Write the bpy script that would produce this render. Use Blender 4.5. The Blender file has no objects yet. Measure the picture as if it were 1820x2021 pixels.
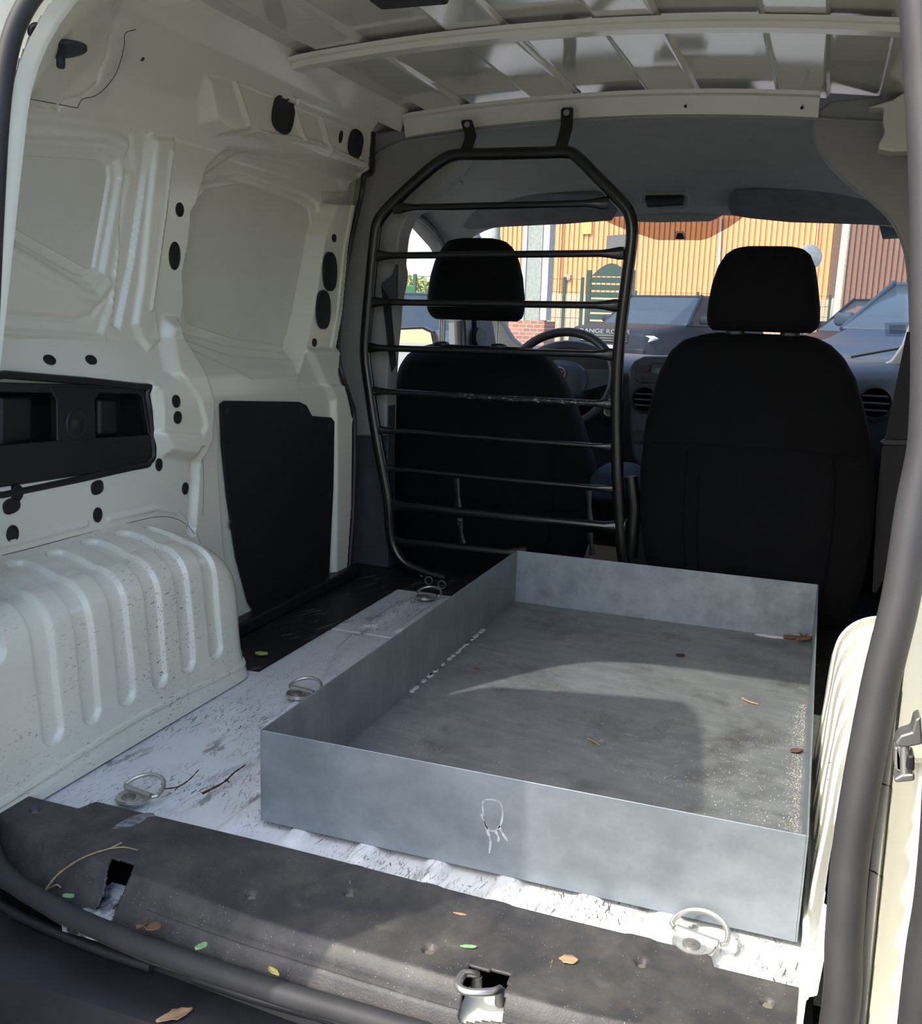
import bpy, bmesh, math, random
import numpy as np
from mathutils import Vector, Matrix
random.seed(4); PI = math.pi
C = bpy.context.scene.collection
# ------------------------------------------------------------------ camera
YAW, PITCH, ROLL = 0.34539678, -0.1922558, 0.03243098
CAM = np.array([0.46234, -1.06869, 0.67101]); FPX = 1948.3
_F = np.array([-math.sin(YAW)*math.cos(PITCH), math.cos(YAW)*math.cos(PITCH), math.sin(PITCH)])
_R0 = np.cross(_F, [0, 0, 1.]); _R0 /= np.linalg.norm(_R0); _U0 = np.cross(_R0, _F)
_R = _R0*math.cos(ROLL)+_U0*math.sin(ROLL); _U = -_R0*math.sin(ROLL)+_U0*math.cos(ROLL)
cd = bpy.data.cameras.new('camera'); cam = bpy.data.objects.new('camera', cd); C.objects.link(cam)
cd.sensor_fit = 'HORIZONTAL'; cd.sensor_width = 36; cd.lens = FPX/1820*36; cd.clip_start = .02; cd.clip_end = 500
cam.matrix_world = Matrix(((_R[0], _U[0], -_F[0], CAM[0]), (_R[1], _U[1], -_F[1], CAM[1]), (_R[2], _U[2], -_F[2], CAM[2]), (0, 0, 0, 1)))
bpy.context.scene.camera = cam
# ------------------------------------------------------------------ light
SUN_EL = math.radians(47); SAZ = np.array([.589, .808])
w = bpy.data.worlds.new('world'); bpy.context.scene.world = w; w.use_nodes = True
nt = w.node_tree; nt.nodes.clear()
sky = nt.nodes.new('ShaderNodeTexSky'); sky.sky_type = 'NISHITA'; sky.sun_disc = False
sky.sun_elevation = SUN_EL; sky.sun_rotation = math.atan2(-SAZ[0], -SAZ[1]); sky.air_density = 1.0; sky.dust_density = 3.0; sky.ozone_density = 1.0
bg = nt.nodes.new('ShaderNodeBackground'); bg.inputs[1].default_value = 0.42
wo = nt.nodes.new('ShaderNodeOutputWorld'); nt.links.new(sky.outputs[0], bg.inputs[0]); nt.links.new(bg.outputs[0], wo.inputs[0])
sd = bpy.data.lights.new('sun', 'SUN'); sd.energy = 3.0; sd.angle = math.radians(.6); sd.color = (1, .95, .85)
sun = bpy.data.objects.new('sun', sd); C.objects.link(sun)
_ld = Vector((SAZ[0]*math.cos(SUN_EL), SAZ[1]*math.cos(SUN_EL), -math.sin(SUN_EL)))
sun.rotation_euler = _ld.to_track_quat('-Z', 'Y').to_euler(); sun.location = (-4, -6, 8)
vs = bpy.context.scene.view_settings
bpy.context.scene.display_settings.display_device = 'sRGB'
vs.view_transform = 'Standard'; vs.look = 'None'; vs.gamma = 1; vs.exposure = 0.5; vs.use_curve_mapping = False

# ------------------------------------------------------------------ helpers
def at(u, v, ax, val):
    "a point of the place: where the sight line of photo pixel (u, v) meets the plane axis = val"
    d = _F+_R*(u-910)/FPX-_U*(v-1010.5)/FPX
    return CAM+d*(val-CAM[ax])/d[ax]
def P(pts, ax, val): return [tuple(at(u, v, ax, val)) for u, v in pts]
def tag(o, label=None, cat=None, group=None, kind=None):
    if label: o['label'] = label
    if cat: o['category'] = cat
    if group: o['group'] = group
    if kind: o['kind'] = kind
    return o
def thing(name, loc, label, cat, group=None):
    o = bpy.data.objects.new(name, None); C.objects.link(o); o.location = loc; o.empty_display_size = .05
    return tag(o, label, cat, group)
def wloc(o):
    v = Vector((0, 0, 0))
    while o: v = v+Vector(o.location); o = o.parent
    return v
class MB:
    def __init__(s): s.v = []; s.f = []
    def add(s, vs, fs):
        n = len(s.v); s.v += [tuple(float(c) for c in p) for p in vs]; s.f += [tuple(i+n for i in f) for f in fs]; return s
    def box(s, lo, hi):
        (a, b, c), (d, e, f) = lo, hi
        return s.add([(a,b,c),(d,b,c),(d,e,c),(a,e,c),(a,b,f),(d,b,f),(d,e,f),(a,e,f)], [(0,3,2,1),(4,5,6,7),(0,1,5,4),(1,2,6,5),(2,3,7,6),(3,0,4,7)])
    def tube(s, path, r, seg=12, closed=False, flat=None):
        P_ = [Vector(p) for p in path]; n = len(P_); rs = r if hasattr(r, '__len__') else [r]*n
        vs = []; nrm = None
        for i in range(n):
            a = P_[(i-1) % n] if (closed or i > 0) else P_[i]; b = P_[(i+1) % n] if (closed or i < n-1) else P_[i]
            t = (b-a).normalized()
            if nrm is None:
                nrm = t.orthogonal().normalized() if flat is None else (Vector(flat)-t*t.dot(Vector(flat))).normalized()
            else: nrm = (nrm-t*t.dot(nrm)).normalized()
            bn = t.cross(nrm)
            rr = rs[i]; ra, rb = rr if hasattr(rr, '__len__') else (rr, rr)
            for k in range(seg):
                q = 2*PI*k/seg; vs.append(P_[i]+nrm*math.cos(q)*ra+bn*math.sin(q)*rb)
        fs = []
        for i in range(n if closed else n-1):
            j = (i+1) % n
            for k in range(seg):
                l = (k+1) % seg; fs.append((i*seg+k, i*seg+l, j*seg+l, j*seg+k))
        if not closed: fs += [tuple(reversed(range(seg))), tuple((n-1)*seg+k for k in range(seg))]
        return s.add(vs, fs)
    def prism(s, poly, off):
        "poly: 3d points in a plane, off: extrusion vector"
        n = len(poly); o = Vector(off); a = [Vector(p) for p in poly]; b = [p+o for p in a]
        fs = [tuple(range(n)), tuple(reversed(range(n, 2*n)))]+[(i, n+i, n+(i+1) % n, (i+1) % n) for i in range(n)]
        return s.add(a+b, fs)
    def loft(s, rings, cap=True, closed=True):
        m = len(rings[0]); vs = [p for r in rings for p in r]; fs = []
        for i in range(len(rings)-1):
            for k in range(m if closed else m-1):
                l = (k+1) % m; fs.append((i*m+k, i*m+l, (i+1)*m+l, (i+1)*m+k))
        if cap and closed: fs += [tuple(reversed(range(m))), tuple((len(rings)-1)*m+k for k in range(m))]
        return s.add(vs, fs)
    def disc(s, c, n, r, h, seg=24, up=(0, 0, 1), rb=None):
        n = Vector(n).normalized(); u = Vector(up); u = u-n*n.dot(u); u = (u if u.length > 1e-3 else n.orthogonal()).normalized(); t = n.cross(u); c = Vector(c); rb = rb or r
        rings = []
        for hh, k in ((0, 1), (h*.8, 1), (h, .93)):
            rings.append([c+n*hh+u*math.cos(2*PI*i/seg)*rb*k+t*math.sin(2*PI*i/seg)*r*k for i in range(seg)])
        return s.loft(rings)
    def ball(s, c, r, seg=20, ex=1.0, rot=None):
        rx, ry, rz = r if hasattr(r, '__len__') else (r, r, r); rings = []
        sg = lambda q, e: math.copysign(abs(q)**e, q)
        for i in range(1, seg//2):
            a = -PI/2+PI*i/(seg//2)
            ring = []
            for k in range(seg):
                b = 2*PI*k/seg; p = Vector((rx*sg(math.cos(a), ex)*sg(math.cos(b), ex), ry*sg(math.cos(a), ex)*sg(math.sin(b), ex), rz*sg(math.sin(a), ex)))
                if rot: p = rot @ p
                ring.append(Vector(c)+p)
            rings.append(ring)
        return s.loft(rings)
def obj(name, mb, mat, parent=None, smooth=40, bevel=0, seg=3, sub=0, solid=0, kind=None, label=None, fix=True):
    me = bpy.data.meshes.new(name)
    off = wloc(parent) if parent else Vector((0, 0, 0))
    me.from_pydata([tuple(Vector(p)-off) for p in mb.v], [], mb.f); me.update()
    if fix:
        b = bmesh.new(); b.from_mesh(me); bmesh.ops.recalc_face_normals(b, faces=b.faces); b.to_mesh(me); b.free()
    if smooth:
        me.polygons.foreach_set('use_smooth', [True]*len(me.polygons))
        if not bevel: me.set_sharp_from_angle(angle=math.radians(smooth))
    me.materials.append(mat)
    o = bpy.data.objects.new(name, me); C.objects.link(o)
    if parent: o.parent = parent
    if solid: m = o.modifiers.new('solid', 'SOLIDIFY'); m.thickness = solid; m.offset = 0
    if bevel: m = o.modifiers.new('bevel', 'BEVEL'); m.width = bevel; m.segments = seg; m.limit_method = 'ANGLE'; m.angle_limit = math.radians(35); m.harden_normals = True
    if sub: m = o.modifiers.new('sub', 'SUBSURF'); m.levels = sub; m.render_levels = sub
    if kind: o['kind'] = kind
    if label: o['label'] = label
    return o
def top(name, mb, mat, label, cat, group=None, **k):
    o = obj(name, mb, mat, **k); tag(o, label, cat, group)
    bb = [Vector(v.co) for v in o.data.vertices]
    c = Vector((sum(v.x for v in bb)/len(bb), sum(v.y for v in bb)/len(bb), min(v.z for v in bb)))
    o.data.transform(Matrix.Translation(-c)); o.location = c
    return o
def struct(name, mb, mat, **k): return obj(name, mb, mat, kind='structure', **k)
def copy_tree(o, parent=None):
    c = o.copy(); C.objects.link(c); c.parent = parent
    for ch in list(o.children): copy_tree(ch, c)
    return c
def smoothline(pts, n=8, closed=False):
    "Catmull-Rom through the points"
    p = [Vector(q) for q in pts]; N = len(p); out = []
    for i in range(N if closed else N-1):
        p0 = p[(i-1) % N] if (closed or i) else p[0]*2-p[1]
        p1 = p[i]; p2 = p[(i+1) % N]; p3 = p[(i+2) % N] if (closed or i+2 < N) else p[-1]*2-p[-2]
        for k in range(n):
            t = k/n; out.append(.5*((2*p1)+(-p0+p2)*t+(2*p0-5*p1+4*p2-p3)*t*t+(-p0+3*p1-3*p2+p3)*t**3))
    if not closed: out.append(p[-1])
    return out
def grid_mb(X, Y, Z, keep=None):
    n, m = X.shape; mb = MB(); mb.v = list(zip(X.ravel().tolist(), Y.ravel().tolist(), Z.ravel().tolist()))
    idx = np.arange(n*m).reshape(n, m); q = np.stack([idx[:-1, :-1], idx[1:, :-1], idx[1:, 1:], idx[:-1, 1:]], -1)
    if keep is not None: q = q[keep[:-1, :-1]]
    mb.f = [tuple(t) for t in q.reshape(-1, 4).tolist()]; return mb
def sstep(a, b, x): t = np.clip((x-a)/(b-a), 0, 1); return t*t*(3-2*t)
def sdf_poly(A, B, poly):
    "signed distance (negative inside) of grid (A, B) to a 2d polygon"
    poly = np.array(poly); d = np.full(A.shape, 1e9); ins = np.zeros(A.shape, bool)
    for i in range(len(poly)):
        a = poly[i]; b = poly[(i+1) % len(poly)]; e = b-a; wx = A-a[0]; wy = B-a[1]
        t = np.clip((wx*e[0]+wy*e[1])/(e@e+1e-12), 0, 1); d = np.minimum(d, (wx-e[0]*t)**2+(wy-e[1]*t)**2)
        c = ((a[1] > B) != (b[1] > B)) & (A < (b[0]-a[0])*(B-a[1])/(b[1]-a[1]+1e-12)+a[0]); ins ^= c
    d = np.sqrt(d); return np.where(ins, -d, d)
def sdf_line(A, B, pts):
    d = np.full(A.shape, 1e9)
    for a, b in zip(pts[:-1], pts[1:]):
        a = np.array(a); b = np.array(b); e = b-a; wx = A-a[0]; wy = B-a[1]
        t = np.clip((wx*e[0]+wy*e[1])/(e@e+1e-12), 0, 1); d = np.minimum(d, (wx-e[0]*t)**2+(wy-e[1]*t)**2)
    return np.sqrt(d)

# ------------------------------------------------------------------ materials
class N:
    def __init__(s, name):
        s.m = bpy.data.materials.new(name); s.m.use_nodes = True; s.t = s.m.node_tree; s.b = s.t.nodes['Principled BSDF']; s.co = s.t.nodes.new('ShaderNodeTexCoord')
    def n(s, k, **p):
        x = s.t.nodes.new(k)
        for a, b in p.items(): setattr(x, a, b)
        return x
    def l(s, a, b): s.t.links.new(a, b)
    def set(s, **k):
        for a, b in k.items():
            nm = {'base': 'Base Color', 'rough': 'Roughness', 'metal': 'Metallic', 'coat': 'Coat Weight', 'coatr': 'Coat Roughness', 'spec': 'Specular IOR Level', 'trans': 'Transmission Weight', 'sheen': 'Sheen Weight', 'alpha': 'Alpha', 'ior': 'IOR'}[a]
            s.b.inputs[nm].default_value = (*b, 1) if a == 'base' else b
        return s
    def noise(s, scale, detail=4, rough=.5, stretch=None, rot=None, kind='noise'):
        mp = s.n('ShaderNodeMapping'); s.l(s.co.outputs['Object'], mp.inputs[0])
        if rot: mp.inputs['Rotation'].default_value = rot; m2 = s.n('ShaderNodeMapping'); s.l(mp.outputs[0], m2.inputs[0]); mp = m2
        if stretch: mp.inputs['Scale'].default_value = stretch
        if kind == 'noise':
            x = s.n('ShaderNodeTexNoise'); x.inputs['Scale'].default_value = scale; x.inputs['Detail'].default_value = detail; x.inputs['Roughness'].default_value = rough
        else:
            x = s.n('ShaderNodeTexVoronoi'); x.inputs['Scale'].default_value = scale
        s.l(mp.outputs[0], x.inputs['Vector']); return x.outputs[0]
    def ramp(s, src, stops, const=False):
        r = s.n('ShaderNodeValToRGB'); s.l(src, r.inputs[0]); e = r.color_ramp.elements
        if const: r.color_ramp.interpolation = 'CONSTANT'
        while len(e) < len(stops): e.new(.5)
        for i, (p, c) in enumerate(stops): e[i].position = p; e[i].color = (*c, 1) if hasattr(c, '__len__') else (c, c, c, 1)
        return r.outputs[0]
    def mul(s, a, b):
        x = s.n('ShaderNodeMath', operation='MULTIPLY'); s.l(a, x.inputs[0])
        if hasattr(b, 'links'): s.l(b, x.inputs[1])
        else: x.inputs[1].default_value = b
        return x.outputs[0]
    def mx(s, a, b):
        x = s.n('ShaderNodeMath', operation='MAXIMUM'); s.l(a, x.inputs[0]); s.l(b, x.inputs[1]); return x.outputs[0]
    def mix(s, fac, a, b):
        x = s.n('ShaderNodeMix', data_type='RGBA'); 
        if hasattr(fac, 'links'): s.l(fac, x.inputs[0])
        else: x.inputs[0].default_value = fac
        for i, q in ((6, a), (7, b)):
            if hasattr(q, 'links'): s.l(q, x.inputs[i])
            else: x.inputs[i].default_value = (*q, 1)
        return x.outputs[2]
    def base(s, c): s.l(c, s.b.inputs['Base Color']); return s
    def bump(s, h, strength=.3, dist=.002):
        x = s.n('ShaderNodeBump'); x.inputs['Strength'].default_value = strength; x.inputs['Distance'].default_value = dist
        s.l(h, x.inputs['Height']); s.l(x.outputs[0], s.b.inputs['Normal']); return s
def plain(name, base, rough=.5, metal=0, bump=None, vary=.12, **k):
    m = N(name).set(rough=rough, metal=metal, **k)
    a = m.noise(18, 3); lo = tuple(c*(1-vary) for c in base); hi = tuple(min(1, c*(1+vary)) for c in base)
    m.base(m.ramp(a, [(.35, lo), (.65, hi)]))
    if bump: m.bump(m.noise(bump[0], 3), bump[1], bump[2])
    return m.m
PAINT = (.70, .69, .585)
def paint(name, scratch=0, dirt=0, rough=.22, coat=.35, base=PAINT, sdir=(0, 0, 0), sstretch=(3, 22, 22), wear=0):
    m = N(name).set(rough=rough, coat=coat, coatr=.08)
    col = m.ramp(m.noise(5, 4), [(.3, tuple(c*.97 for c in base)), (.7, tuple(min(1, c*1.03) for c in base))])
    if dirt:
        d = m.ramp(m.noise(9, 6, .65), [(.5, 0), (.75, 1)]); col = m.mix(m.mul(d, dirt), col, (.30, .26, .19))
    if scratch:
        masks = []
        for st, rt, sc, th in (((3, 40, 40), (0, .3, 1.25), 7, .685), ((44, 5, 44), (.2, .1, -.5), 6, .69), ((26, 9, 30), (0, .4, .9), 8, .715), ((3, 34, 34), (0, .2, 1.75), 8, .69), ((60, 4, 60), (.0, .3, .12), 6, .68)):
            masks.append(m.ramp(m.noise(sc, 5, .62, st, rt), [(th-.028-.008*scratch, 0), (th-.013-.008*scratch, 1)]))
        a = masks[0]
        for b in masks[1:]: a = m.mx(a, b)
        gate = m.ramp(m.noise(6, 3), [(.40, 0), (.62, 1)]); a = m.mul(a, gate)
        col = m.mix(a, col, (.07, .065, .06))
    if wear:
        a = m.mul(m.ramp(m.noise(26, 8, .75, (1, .35, 1)), [(.56, 0), (.60, 1)]), m.ramp(m.noise(4, 3, .5), [(.48, 0), (.6, 1)]))
        col = m.mix(m.mul(a, wear), col, (.16, .17, .16))
    m.base(col); m.bump(m.noise(14, 3), .05, .002)
    return m.m
def rubber(name, base, rough=.5): return plain(name, base, rough, bump=(160, .08, .001), vary=.15)
M = {}
M['white'] = paint('white body paint')
M['roof'] = paint('glossy white roof paint', rough=.10, coat=.6, base=(.61, .60, .52))
M['arch'] = paint('scratched white paint', scratch=1.0, dirt=.12)
M['floor'] = paint('worn white floor paint', scratch=4.5, dirt=.22, rough=.35, coat=.15, base=(.67, .69, .68), wear=.8)
M['plate'] = plain('flat white blanking panel', (.60, .59, .50), .45, vary=.02)
M['black'] = plain('black plastic', (.011, .011, .012), .45, bump=(300, .15, .001))
M['blackmatte'] = plain('matte black', (.010, .010, .011), .65)
M['hole'] = plain('dark hole plug', (.008, .008, .008), .6)
M['rubber'] = rubber('black rubber', (.022, .022, .024), .42)
M['greyrubber'] = plain('grey weathered rubber', (.034, .034, .035), .62, bump=(160, .08, .001), spec=.35)
def mk():
    m = N('black board panel').set(rough=.6, spec=.3)
    sp = m.ramp(m.noise(240, 1, .5, kind='v'), [(.0, 1), (.05, 0)]); g = m.ramp(m.noise(9, 2), [(.55, 0), (.7, 1)])
    m.base(m.mix(m.mul(sp, g), m.ramp(m.noise(14, 5, .6, (1, 1, 6)), [(.3, (.007, .008, .008)), (.8, (.013, .014, .013))]), (.4, .4, .38)))
    return m.m
M['board'] = mk()
def mk():
    m = N('dusty grained plastic').set(rough=.55)
    sp = m.ramp(m.noise(230, 1, kind='v'), [(.07, 1), (.12, 0)]); g = m.ramp(m.noise(50, 3), [(.50, 0), (.56, 1)])
    dust = m.ramp(m.noise(11, 8, .72), [(.42, 0), (.85, 1)])
    c = m.mix(m.mul(dust, .55), (.030, .030, .031), (.17, .15, .125))
    sc = m.ramp(m.noise(5, 5, .65, (4, 26, 10), (0, 0, .9)), [(.70, 0), (.74, 1)])
    c = m.mix(m.mul(sc, .6), c, (.25, .24, .22))
    m.base(m.mix(m.mul(sp, m.mul(g, .8)), c, (.5, .5, .46))); m.bump(m.noise(420, 2), .35, .0012); return m.m
M['sill'] = mk()
def mk(name, lo, hi, rough, dirt=0, speck=0, metal=.85):
    m = N(name).set(metal=metal)
    a = m.noise(11, 8, .68, (1, 1, 1.5)); b = m.noise(3, 8, .7, (2, 14, 2), (0, 0, .15))
    c = m.mix(.45, m.ramp(a, [(.4, lo), (.62, hi)]), m.ramp(b, [(.4, lo), (.6, hi)]))
    if dirt:
        d = m.ramp(m.noise(6, 8, .68), [(.50, 0), (.68, 1)]); c = m.mix(m.mul(d, dirt), c, (.035, .032, .028))
        pl = m.ramp(m.noise(17, 6, .7, (1, 1.6, 1)), [(.60, 0), (.66, 1)]); c = m.mix(m.mul(pl, m.mul(m.ramp(m.noise(3.1, 2), [(.5, 0), (.65, 1)]), .5)), c, (.33, .35, .35))
    if speck:
        sp = m.ramp(m.noise(210, 1, kind='v'), [(.10, 1), (.17, 0)]); g = m.ramp(m.noise(11, 3), [(.50, 0), (.62, 1)])
        c = m.mix(m.mul(sp, g), c, (.6, .6, .55))
    r = m.n('ShaderNodeMapRange'); m.l(a, r.inputs[0]); r.inputs[3].default_value = rough-.08; r.inputs[4].default_value = rough+.1; m.l(r.outputs[0], m.b.inputs['Roughness'])
    m.base(c); m.bump(m.noise(5, 2), .08, .004); return m.m
M['galv'] = mk('galvanised sheet', (.18, .21, .23), (.27, .305, .33), .42, 0, 0, .45)
M['galvin'] = mk('galvanised sheet with stains', (.20, .23, .25), (.32, .355, .38), .45, .4, 0, .4)
M['galvfloor'] = mk('dirty galvanised floor', (.13, .145, .155), (.20, .215, .22), .5, .7, 1, .12)
M['chrome'] = plain('zinc plated steel', (.50, .50, .47), .38, .9, bump=(60, .1, .001))
M['bolt'] = plain('dull steel', (.22, .215, .20), .5, .8)
M['bumper'] = plain('dark bumper plastic', (.016, .017, .020), .55, bump=(420, .3, .001), vary=.3)
M['cagepaint'] = plain('black enamel', (.006, .006, .006), .28, bump=(90, .1, .001), coat=.3)
def mk():
    m = N('black enamel with flaking').set(rough=.3)
    f = m.mul(m.ramp(m.noise(60, 6, .7, (1, 3, 3)), [(.56, 0), (.6, 1)]), m.ramp(m.noise(5, 1), [(.5, 0), (.62, 1)]))
    m.base(m.mix(f, (.012, .012, .012), (.45, .45, .43))); return m.m
M['cageflake'] = mk()
M['seat'] = plain('black seat cloth', (.0034, .0036, .0045), .9, bump=(700, .3, .001), spec=.2)
M['seatblue'] = plain('navy seat cloth', (.012, .02, .04), .9, bump=(700, .3, .001))
M['headliner'] = plain('grey headlining felt', (.30, .30, .285), .95, bump=(500, .15, .001), vary=.03)
M['trim'] = plain('grey plastic trim', (.30, .295, .28), .6, bump=(400, .08, .001), vary=.03)
M['pillar'] = plain('grey pillar cover', (.17, .175, .18), .6, vary=.03)
M['trimdark'] = plain('dark grey lower trim', (.045, .048, .055), .6)
M['dash'] = plain('slate dashboard plastic', (.034, .042, .054), .5, bump=(500, .2, .001))
M['dashdark'] = plain('dark dashboard plastic', (.015, .016, .018), .5)
M['lcd'] = plain('greenish display', (.07, .10, .09), .2)
M['belt'] = plain('black webbing', (.008, .008, .010), .7, bump=(300, .3, .001))
def glassm(name, tint, gloss=.06):
    m = bpy.data.materials.new(name); m.use_nodes = True; t = m.node_tree; t.nodes.clear()
    a = t.nodes.new('ShaderNodeBsdfTransparent'); a.inputs[0].default_value = (*tint, 1); b = t.nodes.new('ShaderNodeBsdfGlossy'); b.inputs['Roughness'].default_value = .02
    x = t.nodes.new('ShaderNodeMixShader'); x.inputs[0].default_value = gloss; o = t.nodes.new('ShaderNodeOutputMaterial')
    t.links.new(a.outputs[0], x.inputs[1]); t.links.new(b.outputs[0], x.inputs[2]); t.links.new(x.outputs[0], o.inputs[0]); return m
M['glass'] = glassm('window glass', (.90, .93, .92), .05)
M['carglass'] = plain('dark car glass', (.035, .05, .065), .12, spec=.4, vary=.05)
M['frit'] = glassm('dotted black windscreen band', (.30, .27, .26), .02)
# ================================================================== THE CARGO SPACE
# ---- floor: pressed sheet with beads
ys = np.arange(-.10, 1.29, .005); xs = np.arange(-.70, .701, .005)
FX, FY = np.meshgrid(xs, ys, indexing='ij'); FZ = np.full(FX.shape, -.009)
def bead(pts, w, h, e=.008):
    global FZ
    FZ = FZ+h*(1-sstep(w-e, w+e, sdf_line(FX, FY, pts)))
for x in (-.035, .062, .157, .258, .352): bead([(x, -.030), (x, 1.1)], .015, .009, .006)
bead([(-.225, -.035), (-.215, .30)], .014, .008, .006); bead([(-.135, -.02), (-.13, 1.1)], .014, .008, .006)
bead([(-.33, .0), (-.315, .22)], .016, -.005); bead([(-.24, .10), (-.235, .26)], .016, .004)
bead([(-.36, .30), (-.37, .52), (-.43, .70), (-.44, .78)], .005, .006, .004)
bead([(-.44, .86), (-.44, 1.06)], .014, .007, .006); bead([(-.36, .86), (-.36, 1.08)], .014, .007, .006)
FZ = FZ-.004*(1-sstep(.0005, .005, np.abs(FY-.805)))*(FX < -.3)
FZ = FZ+.006*sstep(.435, .45, FX)*(1-sstep(-.02, .01, FY))
FZ = FZ-.020*(1-sstep(-.515, -.509, FX))*sstep(.505, .51, FY)          # step well by the sliding door
FZ = FZ-.045*sstep(1.17, 1.18, FY)
floor = struct('floor', grid_mb(FX, FY, FZ), M['floor'], fix=False, solid=0)
def mk():
    m = N('scuffed black step covering').set(rough=.5)
    s1 = m.mul(m.ramp(m.noise(5, 7, .7, (14, 3, 3), (0, 0, .35)), [(.56, 0), (.62, 1)]), m.ramp(m.noise(5, 2), [(.42, 0), (.6, 1)]))
    m.base(m.mix(m.mul(s1, .8), (.012, .012, .013), (.16, .155, .145))); return m.m
M['step'] = mk()
top('step_covering', MB().box((-.735, .50, -.0215), (-.512, 1.42, -.016)), M['step'], 'scuffed black floor covering in the side door step, left of the white floor strip', 'floor covering', bevel=.002)
top('step_covering', MB().box((.497, .74, -.010), (.70, 1.18, -.004)), M['step'], 'dark floor covering in the gap right of the metal tray', 'floor covering', bevel=.001)
mb = MB().box((-.5, 1.185, -.03), (.62, 1.42, -.012)); top('front_floor_mat', mb, M['step'], 'black floor covering under the ladder shaped cage and front seats', 'floor covering')

# ---- left wall: one pressed panel, built as a relief x(y, z)
GS = .0029
ys = np.arange(-.30, 1.372, GS); zs = np.arange(-.03, 1.190, GS)
WY, WZ = np.meshgrid(ys, zs, indexing='ij')
def base_x(z): return np.interp(z, [-.1, .50, .545, .62, .98, 1.05, 1.10, 1.13, 1.19], [-.685, -.685, -.690, -.722, -.700, -.675, -.635, -.615, -.59])
XW = base_x(WZ)
def onsurf(u, v, dx=0.):
    x = -.69
    for _ in range(8): p = at(u, v, 0, x); x = .5*x+.5*(float(base_x(p[2]))+dx)
    return p
def pw(pts, x=-.69):
    dx = {-.74: -.034, -.72: -.03, -.70: 0, -.66: .0, -.64: .038, -.68: .01, -.67: .02}.get(x, 0)
    return [(p[1], p[2]) for p in (onsurf(u, v, dx) for u, v in pts)]
def feat(pts, off, e=.006, r=0, x=-.69, where=1):
    global XW
    XW = XW+off*(1-sstep(-e, e, sdf_poly(WY, WZ, pw(pts, x))-r))*where
def groove(pts, wd, off, e=.004, x=-.69):
    global XW
    XW = XW+off*(1-sstep(wd-e, wd+e, sdf_line(WY, WZ, pw(pts, x))))
# rear quarter: blanked window with stepped surround
feat([(-120, 262), (215, 278), (258, 298), (266, 335), (240, 480), (222, 600), (200, 660), (-120, 640)], -.008, .006, 0, -.71)
feat([(-120, 280), (214, 297), (242, 315), (246, 350), (212, 540), (190, 560), (160, 556), (-120, 385)], -.010, .005, .0, -.71)
feat([(-120, 290), (210, 308), (232, 326), (234, 350), (203, 530), (182, 545), (165, 541), (-120, 380)], -.007, .0035, .0, -.71)
groove([(-90, 425), (172, 582), (200, 590), (222, 560)], .008, .006, .006, -.71)
groove([(-80, 612), (160, 632), (190, 622), (210, 592)], .004, -.005, .004, -.71)
groove([(-80, 652), (205, 668)], .004, .005, .004, -.71)
groove([(-80, 215), (100, 232), (230, 250), (262, 270), (268, 330)], .008, -.006, .008, -.70)
# pillar between quarter panel and sliding door: ribs and channel
feat([(262, 255), (300, 262), (262, 520), (235, 650), (222, 640), (240, 500)], -.010, .004, 0, -.70)
feat([(303, 275), (340, 275), (325, 420), (300, 600), (312, 670), (290, 690), (262, 640), (275, 560)], .010, .006, 0, -.70)
groove([(330, 300), (316, 420), (290, 610)], .003, .004, .003, -.70)
feat([(335, 640), (352, 640), (380, 700), (418, 790), (415, 868), (400, 900), (330, 890), (315, 860), (310, 765), (345, 745)], .022, .014, .004, -.68)
feat([(318, 768), (356, 735), (395, 790), (408, 840), (400, 858), (320, 852)], -.006, .004, 0, -.67)
groove([(394, 895), (392, 960), (386, 1045)], .013, -.016, .005, -.68)
# beads over the wheel arch
groove([(-90, 1100), (55, 1064), (170, 1034)], .004, .004, .003, -.685); groove([(215, 1024), (310, 1003), (350, 1012), (380, 1045), (392, 1075)], .004, .004, .003, -.685)
# slot for the storage tray
feat([(-140, 750), (280, 762), (294, 775), (305, 895), (292, 918), (-140, 985)], -.006, .005, .002, -.69)
DOORP = [(452, 292), (600, 308), (712, 352), (716, 395), (700, 560), (692, 620), (676, 700), (690, 780), (700, 900), (690, 1150), (672, 1262), (470, 1262), (442, 1080), (432, 930), (432, 860), (424, 790), (396, 720), (366, 640), (362, 540), (385, 420), (408, 332)]
din = 1-sstep(-.008, .004, sdf_poly(WY, WZ, pw(DOORP, -.66)))
XW = XW-.030*din
# inside the sliding door
def dfeat(pts, off, e=.005, r=0, x=-.74): feat(pts, off, e, r, x)
dfeat([(402, 345), (470, 300), (580, 322), (668, 352), (690, 400), (660, 560), (630, 700), (600, 735), (480, 745), (340, 670), (350, 420)], -.008, .005)
dfeat([(398, 355), (475, 345), (605, 382), (632, 402), (636, 440), (600, 700), (580, 712), (455, 702), (330, 655), (350, 420)], -.008, .004)
dfeat([(400, 364), (460, 355), (596, 396), (618, 412), (622, 440), (586, 692), (572, 698), (450, 682), (335, 646), (350, 430)], -.005, .0035)
XW = XW+din*.020*(1-sstep(.53, .60, WZ))
dfeat([(640, 380), (690, 380), (660, 560), (640, 700), (632, 690), (650, 560)], -.010, .004, 0, -.74)
fl_ = 1-sstep(-.004, .004, sdf_poly(WY, WZ, pw([(668, 402), (780, 402), (760, 760), (596, 760), (598, 690), (608, 617), (621, 553), (640, 463)], -.70)))
XW = XW*(1-fl_)+(-.700-.004)*fl_
groove([(697, 405), (676, 489), (656, 617), (650, 690)], .003, .004, .003, -.70)
dfeat([(600, 690), (760, 690), (760, 1262), (648, 1262), (660, 1140), (662, 900), (660, 790)], .014, .008, 0, -.70)
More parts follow.
